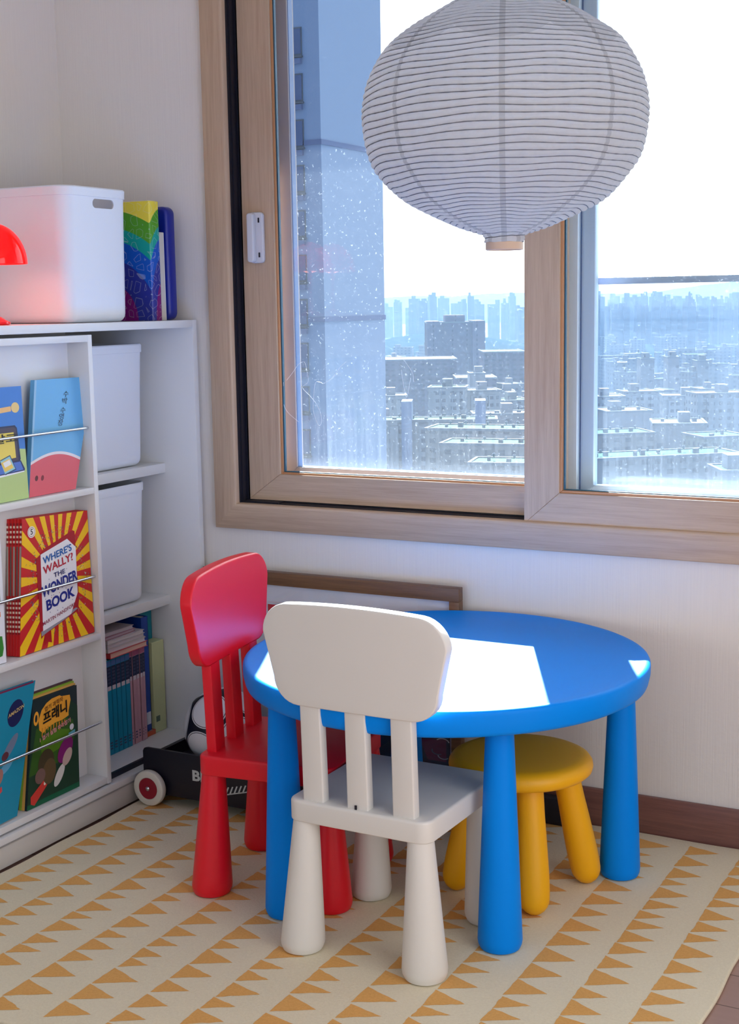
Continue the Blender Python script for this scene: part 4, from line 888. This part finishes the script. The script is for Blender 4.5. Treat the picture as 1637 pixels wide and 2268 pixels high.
BLD=[
(-381.4,841.0,37.2,35,-12.1,27.9,'block','broad mauve slab block with a raised centre, tallest in the middle distance'),
(-340.4,702.3,40.7,40,-29.9,27.9,'brown','long low mauve building left of the broad slab block'),
(-315.2,761.8,23.3,40,-27.9,27.9,'brown','low mauve building right of the broad slab block'),
(-285.8,655.8,19.9,30,-37.0,27.9,'brown','mauve hall in front of the broad slab block'),
(-218.2,476.4,13.8,14,-30.6,19.8,'white','white flats with a blue stair window behind the long roof'),
(-212.3,492.7,13.9,14,-32.6,33.8,'white','white flats with two window columns right of the blue stair window'),
(-208.0,511.7,13.7,14,-37.6,37.7,'white','white flats at the right end of the left window view'),
(-257.8,593.8,7.2,14,-31.7,27.9,'plain','narrow pale tower above the white flats'),
(-230.1,560.6,7.8,12,-37.5,27.9,'plain','pale stair tower in the right of the left window view'),
(-254.7,503.1,9.8,14,-36.0,27.9,'white','white flats beside the tower block, behind the crane hooks'),
(-206.6,401.7,2.9,12,-36.1,32.9,'white','white block touching the near tower edge'),
(-182.0,390.4,36.0,12,-34.9,23.9,'balcony','long balconied slab with a grey lift shaft'),
(-171.3,414.8,18.0,12,-34.6,27.9,'plain','pale flats behind the green roofs'),
(-156.8,366.2,29.9,14,-34.8,9.3,'green','green-roofed low block, furthest of three stepped roofs'),
(-143.5,339.9,23.5,13,-36.1,11.4,'green','green-roofed low block, middle of three stepped roofs'),
(-127.1,309.6,14.3,12,-37.3,13.6,'green','green-roofed low block, nearest of three stepped roofs'),
(-148.8,471.0,16.1,18,-37.3,35.7,'plain','plain concrete gable block with one small window'),
(-116.9,428.1,16.0,18,-37.2,19.6,'plain','plain concrete gable pair seen centre right'),
(-131.2,409.7,19.9,14,-39.2,37.5,'green','cream block with green roof under the gables'),
(-99.0,403.9,14.2,14,-38.6,41.0,'cream','cream block with green roof at the right edge'),
(-104.2,358.9,43.3,14,-39.8,41.0,'green','long green-roofed block crossing the right pane'),
(-70.4,302.2,6.3,12,-35.9,27.9,'plain','low pale roof at lower right of the right pane'),
(-179.6,542.7,15.4,14,-37.7,27.9,'white','white flats at the left of the right pane'),
(-175.8,580.0,16.6,14,-37.9,33.8,'white','white flats above the plain gables'),
(-152.4,556.4,13.3,14,-37.8,21.7,'white','white flats with window columns, centre right'),
(-129.1,525.5,20.0,14,-34.4,33.7,'white','white flats with window columns at right edge'),
(-224.1,748.1,7.4,12,-31.4,27.9,'plain','pale cubic house in the middle of the right pane'),
(-217.2,774.6,6.3,12,-31.7,27.9,'plain','pale cubic house right of centre in the right pane'),
(-197.4,762.0,6.1,12,-33.1,27.9,'plain','pale cubic house toward the right edge'),
(-536.9,1243.0,17.9,18,-50.7,3.4,'mid'),
(-439.1,1533.1,19.1,14,-41.7,45.2,'mid'),
(-204.7,688.9,5.3,10,-46.8,47.3,'mid'),
(-189.7,759.2,9.4,10,-51.3,7.9,'mid'),
(-223.3,567.6,7.5,10,-40.9,17.1,'mid'),
(-268.6,1155.1,12.5,18,-58.5,11.5,'mid'),
(-232.9,994.0,4.0,14,-58.2,3.8,'mid'),
(-360.2,1181.5,4.6,14,-45.4,20.4,'mid'),
(-565.2,1182.0,8.5,14,-39.2,51.4,'mid'),
(-431.8,1309.2,17.5,14,-53.8,21.5,'mid'),
(-261.2,1059.4,13.3,10,-58.6,40.0,'mid'),
(-371.3,1560.3,11.5,14,-50.8,6.3,'mid'),
(-544.7,1299.2,18.8,10,-55.1,12.9,'mid'),
(-267.5,951.7,5.2,10,-52.9,18.1,'mid'),
(-228.7,762.2,3.6,14,-52.2,9.9,'mid'),
(-508.0,1543.9,15.2,18,-43.0,19.8,'mid'),
(-547.1,1136.2,6.9,14,-48.2,19.5,'mid'),
(-480.3,1545.5,15.9,14,-56.3,6.8,'mid'),
(-215.6,742.3,11.0,18,-47.9,44.4,'mid'),
(-249.9,1068.5,9.7,14,-49.4,26.4,'mid'),
(-272.1,669.1,10.0,14,-41.2,45.7,'mid'),
(-336.9,1065.5,11.2,10,-48.5,41.6,'mid'),
(-332.2,1304.7,15.1,18,-47.1,36.0,'mid'),
(-214.1,870.9,13.2,14,-58.4,35.1,'mid'),
(-247.0,563.0,6.1,14,-50.6,17.2,'mid'),
(-356.6,1263.7,9.7,14,-46.0,20.1,'mid'),
(-362.5,1482.5,16.3,18,-59.0,8.4,'mid'),
(-189.4,807.9,6.7,10,-45.1,38.4,'mid'),
(-301.8,717.1,9.6,14,-50.4,17.8,'mid'),
(-406.6,1461.9,9.9,18,-43.3,24.9,'mid'),
(-220.0,819.3,11.1,14,-40.0,49.9,'mid'),
(-462.0,1457.4,7.7,18,-48.0,2.8,'mid'),
(-405.3,899.9,11.2,14,-41.2,2.1,'mid'),
(-255.3,865.6,8.6,14,-55.3,49.4,'mid'),
(-250.6,893.6,7.5,14,-57.9,49.0,'mid'),
(-251.7,1023.8,12.7,10,-46.8,9.3,'mid'),
(-456.3,987.2,7.1,18,-37.9,2.2,'mid'),
(-366.0,1136.6,12.2,18,-50.8,21.5,'mid'),
(-236.1,814.2,6.0,10,-46.3,32.6,'mid'),
(-477.1,1552.5,14.7,14,-45.1,27.5,'mid'),
(-465.4,979.5,6.0,14,-44.8,4.4,'mid'),
(-311.6,967.8,9.8,14,-43.3,41.4,'mid'),
(-267.7,849.9,5.7,18,-44.4,50.8,'mid'),
(-403.3,1453.8,19.4,10,-39.7,17.4,'mid'),
(-387.7,861.9,6.8,14,-45.9,36.9,'mid'),
(-185.8,732.4,3.3,10,-52.8,45.8,'mid'),
(-171.5,610.8,8.9,18,-50.3,48.7,'mid'),
(-384.6,1459.2,18.6,18,-53.2,11.6,'mid'),
(-622.4,1301.9,6.6,14,-49.0,32.0,'mid'),
(-289.1,1070.2,9.3,14,-53.2,49.6,'mid'),
(-284.7,1018.7,11.1,14,-53.7,43.0,'mid'),
(-324.4,1268.3,5.6,14,-59.1,37.6,'mid'),
(-660.5,1298.0,9.7,18,-53.6,47.6,'mid'),
(-305.5,1323.5,11.1,10,-43.9,3.8,'mid'),
(-353.8,1133.7,13.0,18,-44.2,31.6,'mid'),
(-386.1,1485.6,7.9,18,-46.1,27.3,'mid'),
(-537.4,1152.4,17.7,18,-41.7,34.4,'mid'),
(-420.8,1501.7,14.7,18,-44.6,13.9,'mid'),
(-219.6,890.1,13.8,14,-56.6,39.1,'mid'),
(-405.1,1283.3,16.2,10,-51.9,45.1,'mid'),
(-437.2,966.7,9.0,10,-55.6,42.5,'mid'),
(-432.0,1284.2,6.4,18,-57.1,42.1,'mid'),
(-176.1,688.2,9.8,18,-43.3,34.0,'mid'),
(-244.0,821.7,6.2,14,-45.6,21.6,'mid'),
(-379.8,889.4,6.8,14,-56.0,28.7,'mid'),
(-314.9,1167.7,13.8,10,-41.2,11.1,'mid'),
(-332.1,1067.1,15.4,14,-45.5,26.4,'mid'),
(-299.7,1231.9,10.9,10,-42.0,35.3,'mid'),
(-659.0,1322.9,20.0,10,-45.7,16.6,'mid'),
(-274.9,865.7,5.6,14,-39.1,18.4,'mid'),
(-197.5,605.0,5.4,18,-41.4,18.8,'mid'),
(-234.1,832.0,12.1,18,-52.9,13.6,'mid'),
(-448.2,903.2,14.6,14,-42.1,20.9,'mid'),
(-510.2,1550.7,16.5,10,-41.9,48.7,'mid'),
(-273.0,1033.1,14.8,18,-40.5,23.3,'mid'),
(-365.7,1115.9,17.8,10,-45.3,38.4,'mid'),
(-614.0,1275.3,7.3,18,-48.7,5.0,'mid'),
(-191.4,648.3,5.0,10,-44.8,45.5,'mid'),
(-186.2,802.2,8.9,10,-43.1,4.9,'mid'),
(-207.3,696.2,6.8,18,-50.4,12.8,'mid'),
(-517.8,1025.5,11.0,18,-42.8,9.3,'mid'),
(-434.0,1314.4,15.6,18,-57.9,7.4,'mid'),
(-201.7,673.9,8.6,10,-44.8,29.7,'mid'),
(-360.8,1283.7,16.4,14,-52.3,3.9,'mid'),
(-255.0,598.7,4.1,10,-44.7,5.8,'mid'),
(-248.8,983.7,12.3,10,-45.1,31.6,'mid'),
(-403.2,1404.1,15.5,18,-53.6,24.2,'mid'),
(-440.3,1366.9,13.9,10,-44.4,15.5,'mid'),
(-352.8,818.3,4.2,10,-48.0,8.4,'mid'),
(-337.5,1443.3,11.9,10,-59.2,13.5,'mid'),
(-275.8,948.7,7.7,10,-50.5,38.8,'mid'),
(-360.5,1098.8,7.0,14,-47.2,42.1,'mid'),
(-404.7,827.1,13.7,14,-44.6,4.9,'mid'),
(-201.8,759.1,7.6,10,-39.2,42.7,'mid'),
(-186.0,643.8,10.1,14,-50.2,37.7,'mid'),
(-313.0,1049.8,6.4,18,-44.8,20.5,'mid'),
(-1088.2,2227.6,17.4,18,7.1,17.6,'far'),
(-1013.4,2103.1,15.0,18,3.4,41.2,'far'),
(-1075.3,2274.3,12.7,18,9.8,38.0,'far'),
(-1175.6,2538.6,21.7,18,7.9,20.7,'far'),
(-1153.7,2551.6,21.1,18,-2.5,22.8,'far'),
(-1090.7,2443.4,9.5,18,-2.2,40.4,'far'),
(-989.9,2250.0,11.2,18,9.9,23.1,'far'),
(-1016.1,2346.0,15.4,18,-4.4,39.3,'far'),
(-1053.2,2501.7,21.4,18,-5.2,29.4,'far'),
(-1036.7,2518.0,13.1,18,-3.3,28.8,'far'),
(-1050.7,2588.8,12.4,18,9.8,32.3,'far'),
(-903.7,2263.8,11.3,18,-10.2,36.5,'far'),
(-1072.5,2726.4,8.9,18,8.2,19.7,'far'),
(-1428.4,2790.4,20.8,18,-8.4,32.4,'far'),
(-1296.6,2577.3,15.9,18,1.6,21.5,'far'),
(-1373.9,2786.4,16.1,18,-10.8,22.9,'far'),
(-1338.1,2778.8,23.9,18,-10.4,23.3,'far'),
(-1334.7,2820.0,25.0,18,-10.7,47.1,'far'),
(-694.8,2065.7,16.3,18,4.9,18.2,'far'),
(-650.7,1984.9,6.7,18,0.2,24.3,'far'),
(-708.2,2180.6,9.9,18,5.6,40.7,'far'),
(-672.3,2134.1,15.0,18,3.0,29.0,'far'),
(-685.1,2211.2,11.5,18,3.7,45.7,'far'),
(-635.4,2094.5,11.2,18,4.2,30.1,'far'),
(-656.9,2220.2,9.0,18,3.8,33.7,'far'),
(-633.6,2183.7,16.3,18,4.4,40.8,'far'),
(-639.9,2252.6,11.7,18,-0.9,44.1,'far'),
(-643.5,2321.6,19.6,18,0.4,40.9,'far'),
(-550.0,2045.1,7.9,18,3.0,13.0,'far'),
(-572.4,2192.6,15.1,18,0.2,20.5,'far'),
(-613.4,2408.6,16.7,18,-2.6,32.8,'far'),
(-521.9,2107.0,10.0,18,-1.6,20.5,'far'),
(-563.8,2333.7,12.1,18,-1.3,9.7,'far'),
(-482.5,2044.8,18.6,18,0.0,45.7,'far'),
(-583.2,1728.8,6.4,18,-2.0,21.4,'far'),
(-593.6,1794.8,10.4,18,-14.3,7.2,'far'),
(-549.5,1702.1,14.4,18,-11.4,21.4,'far'),
(-573.3,1806.5,8.8,18,-9.1,39.1,'far'),
(-572.2,1861.0,6.6,18,-8.4,9.2,'far'),
(-525.8,1726.3,5.7,18,-8.0,34.4,'far'),
(-536.8,1790.9,6.7,18,-15.4,25.1,'far'),
(-548.6,1870.9,10.9,18,-8.5,10.4,'far'),
(-533.8,1853.9,6.6,18,-4.6,12.6,'far'),
(-539.8,1883.2,6.2,18,-11.2,42.0,'far'),
(-532.9,1891.0,6.0,18,-6.7,25.5,'far'),
(-503.9,1820.1,11.3,18,-16.0,40.9,'far'),
(-481.3,1786.7,10.8,18,-4.5,38.7,'far'),
(-480.8,1846.1,14.3,18,-16.4,32.6,'far'),
(-472.3,1876.6,5.7,18,-4.9,24.3,'far'),
(-473.9,1929.0,16.0,18,-10.0,37.8,'far'),
(-435.6,1815.9,7.6,18,-14.6,45.5,'far'),
(-418.8,1790.0,7.1,18,-10.0,26.6,'far'),
]

rnd = random.Random(77)
def building(i, t):
    cx, cy, w, dep, zt, rot, kind = t[:7]; near = len(t) > 7
    if near: o = thing('city_building', t[7], 'building', (cx, cy, GZ), math.radians(rot))
    elif kind == 'mid': o = thing('city_building', 'hazy low pale building among the scattered middle-distance roofs', 'building', (cx, cy, GZ), math.radians(rot), 'scattered middle-distance buildings')
    else: o = thing('high_rise', 'faint blue high-rise in the tower row on the horizon', 'building', (cx, cy, GZ), math.radians(rot), 'towers along the horizon')
    H = zt-GZ; b = bmesh.new(); bx(b, -w/2, w/2, -dep/2, dep/2, 0, H)
    if kind in ('white', 'balcony'):
        n = max(2, int(w/9))
        for k in range(n):
            x = -w/2+w*(k+.5)/n; bx(b, x-1.4, x+1.4, -dep/2-.9, -dep/2, 0, H-1.5)
    if kind == 'far':
        k = rnd.randint(1, 3)
        for j in range(k):
            x = rnd.uniform(-w*.35, w*.35); s = w*rnd.uniform(.12, .22); bx(b, x-s, x+s, -dep*.3, dep*.3, H, H+rnd.uniform(3, 9))
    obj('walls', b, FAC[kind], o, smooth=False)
    if kind == 'far': return
    b = bmesh.new(); e = .35
    for x0, x1, y0, y1 in ((-w/2-e, w/2+e, -dep/2-e, -dep/2+e), (-w/2-e, w/2+e, dep/2-e, dep/2+e), (-w/2-e, -w/2+e, -dep/2, dep/2), (w/2-e, w/2+e, -dep/2, dep/2)): bx(b, x0, x1, y0, y1, H-.3, H+.45)
    obj('parapet', b, M_RPALE, o, smooth=False)
    obj('roof', box(-w/2+e, w/2-e, -dep/2+e, dep/2-e, H, H+.15), M_RGREEN if kind in ('green', 'cream') or rnd.random() < .3 else M_RPALE, o, smooth=False)
    if kind == 'block':
        obj('roof_tower', box(-6.5, 6.5, -dep*.3, dep*.3, H, H+4.6), FAC['block'], o, smooth=False)
        obj('wing', box(-w/2, -w/2+8, -dep/2-6, dep/2, 0, H+.9), FAC['block'], o, smooth=False); obj('wing', box(w/2-8, w/2, -dep/2-6, dep/2, 0, H+.9), FAC['block'], o, smooth=False); return
    if not near:
        if rnd.random() < .6: s = w*.15; x = rnd.uniform(-w*.3, w*.3); obj('roof_house', box(x-s, x+s, -2, 2, H, H+3), FAC['plain'], o, smooth=False)
        return
    if kind in ('white', 'plain'):
        x = rnd.uniform(-w*.2, w*.2); obj('roof_house', box(x-1.8, x+1.8, -2.5, 2.5, H, H+3.2), FAC['plain'], o, smooth=False)
    if kind == 'balcony':
        for x in (-9.5, 13): obj('lift_shaft', box(x-1.6, x+1.6, -dep/2-1.8, 2, 0, H+6.2), mat('lift_shaft_grey', (100, 118, 152), .8), o, smooth=False)
    if kind in ('green', 'balcony', 'cream', 'plain'):
        n = int(w/5)
        for k in range(n):
            x = -w/2+2+(w-4)*(k+rnd.uniform(.2, .8))/max(1, n); y = rnd.uniform(-dep*.3, dep*.1); s = rnd.uniform(.35, .8)
            b = bmesh.new(); bx(b, x-s, x+s, y-.4, y+.4, H+.15, H+.15+rnd.uniform(.7, 1.3)); lathe(b, [(0, H+.9), (.35, H+1.3), (.4, H+1.8), (0, H+2.1)], 10, (x+s+.8, y)); obj('roof_unit', b, M_RPALE, o, smooth=False)
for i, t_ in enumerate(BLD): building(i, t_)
# near tower at the left of the window
tw = thing('apartment_tower', 'tall grey-blue apartment tower seen through the left of the window', 'building', (-43.8, 78.2, GZ))
M_TW = mat('tower_render', (150, 168, 196), .85, speck=.12); M_TB = mat('tower_band', (104, 120, 158), .8); M_TG = mat('tower_glass', (70, 96, 140), .25)
obj('walls', box(-40, 0, 0, 8.7, 0, 125), M_TW, tw, smooth=False)
for z in (76.05-.0, 87.5, 99.5, 111): obj('string_course', box(-40.05, .06, -.06, 8.76, z, z+.32), M_TB, tw, smooth=False)
for k in range(16):
    z = 20.2-2.9*k-GZ-2.95
    fr_ = obj('window', box(-2.9, -1.27, -.06, .05, z-.08, z+1.72), M_RPALE, tw, smooth=False)
    obj('pane', box(-2.8, -1.33, -.09, -.05, z+.05, z+1.62), M_TG, fr_, smooth=False); obj('window_sill', box(-3.0, -1.20, -.20, .0, z-.18, z-.08), M_RPALE, fr_, smooth=False)
    obj('unit_box', box(-2.2, -1.30, -.26, .0, z-.58, z-.24), M_TB, fr_, smooth=False)
# ground and hills
gm = bpy.data.materials.new('city_ground'); gm.use_nodes = True; t = NT(gm); b_ = gm.node_tree.nodes['Principled BSDF']; n = t.noise(t.obj(), .03, 6, .7)
t.l(t.ramp(n, [(.35, lin((48, 66, 74))), (.5, lin((84, 98, 108))), (.62, lin((120, 128, 134)))]), b_.inputs['Base Color']); b_.inputs['Roughness'].default_value = .95; b_.inputs['Specular IOR Level'].default_value = 0
bm = bmesh.new(); bx(bm, -7000, 3500, 6, 9000, GZ-2, GZ); tag(obj('city_ground', bm, gm, smooth=False), kind='structure')
def hill(name, lab, x, y, rx, ry, h, c, seed):
    r2 = random.Random(seed); ph = [r2.uniform(0, 6) for _ in range(4)]; bm = bmesh.new(); N = 40; g = {}
    for i in range(N+1):
        for j in range(N+1):
            u, v = i/N*2-1, j/N*2-1; f = max(0, 1-u*u)*max(0, 1-v*v); zz = h*f*(.75+.18*math.sin(u*6+ph[0])+.10*math.sin(u*15+v*5+ph[1])+.05*math.sin(u*31+ph[2]+v*13))
            g[i, j] = bm.verts.new((u*rx, v*ry, max(-1, zz)))
    for i in range(N):
        for j in range(N): bm.faces.new((g[i, j], g[i+1, j], g[i+1, j+1], g[i, j+1]))
    o = obj(name, bm, mat(name+'_cover_%d' % seed, c, .95, 0, speck=.4), normals=False); o.location = (x, y, GZ); o.rotation_euler = (0, 0, math.radians(28)); tag(o, lab, 'hill')
hill('hill', 'wooded hill below the horizon at the left of the city', -760, 1500, 420, 160, 40, (34, 54, 62), 1)
hill('hill', 'far mountain ridge behind the towers in the right pane', -1550, 5600, 1900, 700, 165, (46, 68, 84), 2)
hill('hill', 'far low ridge behind the left pane', -4300, 6900, 1300, 600, 115, (46, 68, 84), 5)
hill('hill', 'dark wooded rise at the foot of the tower rows in the right pane', -560, 1760, 520, 120, 20, (34, 54, 62), 3)
# haze over the city: real scattering air
hm = bpy.data.materials.new('city_haze'); hm.use_nodes = True; t = NT(hm); t.t.nodes.clear(); out = t.n('ShaderNodeOutputMaterial'); vs = t.n('ShaderNodeVolumeScatter')
vs.inputs['Color'].default_value = (.085, .155, .255, 1); vs.inputs['Density'].default_value = .00050; vs.inputs['Anisotropy'].default_value = .0; t.l(vs.outputs[0], out.inputs['Volume'])
hz = obj('haze', box(-6500, 3000, 110, 8500, GZ+.5, 60), hm, smooth=False); tag(hz, 'blue daylight haze over the distant city', 'haze', kind='stuff')
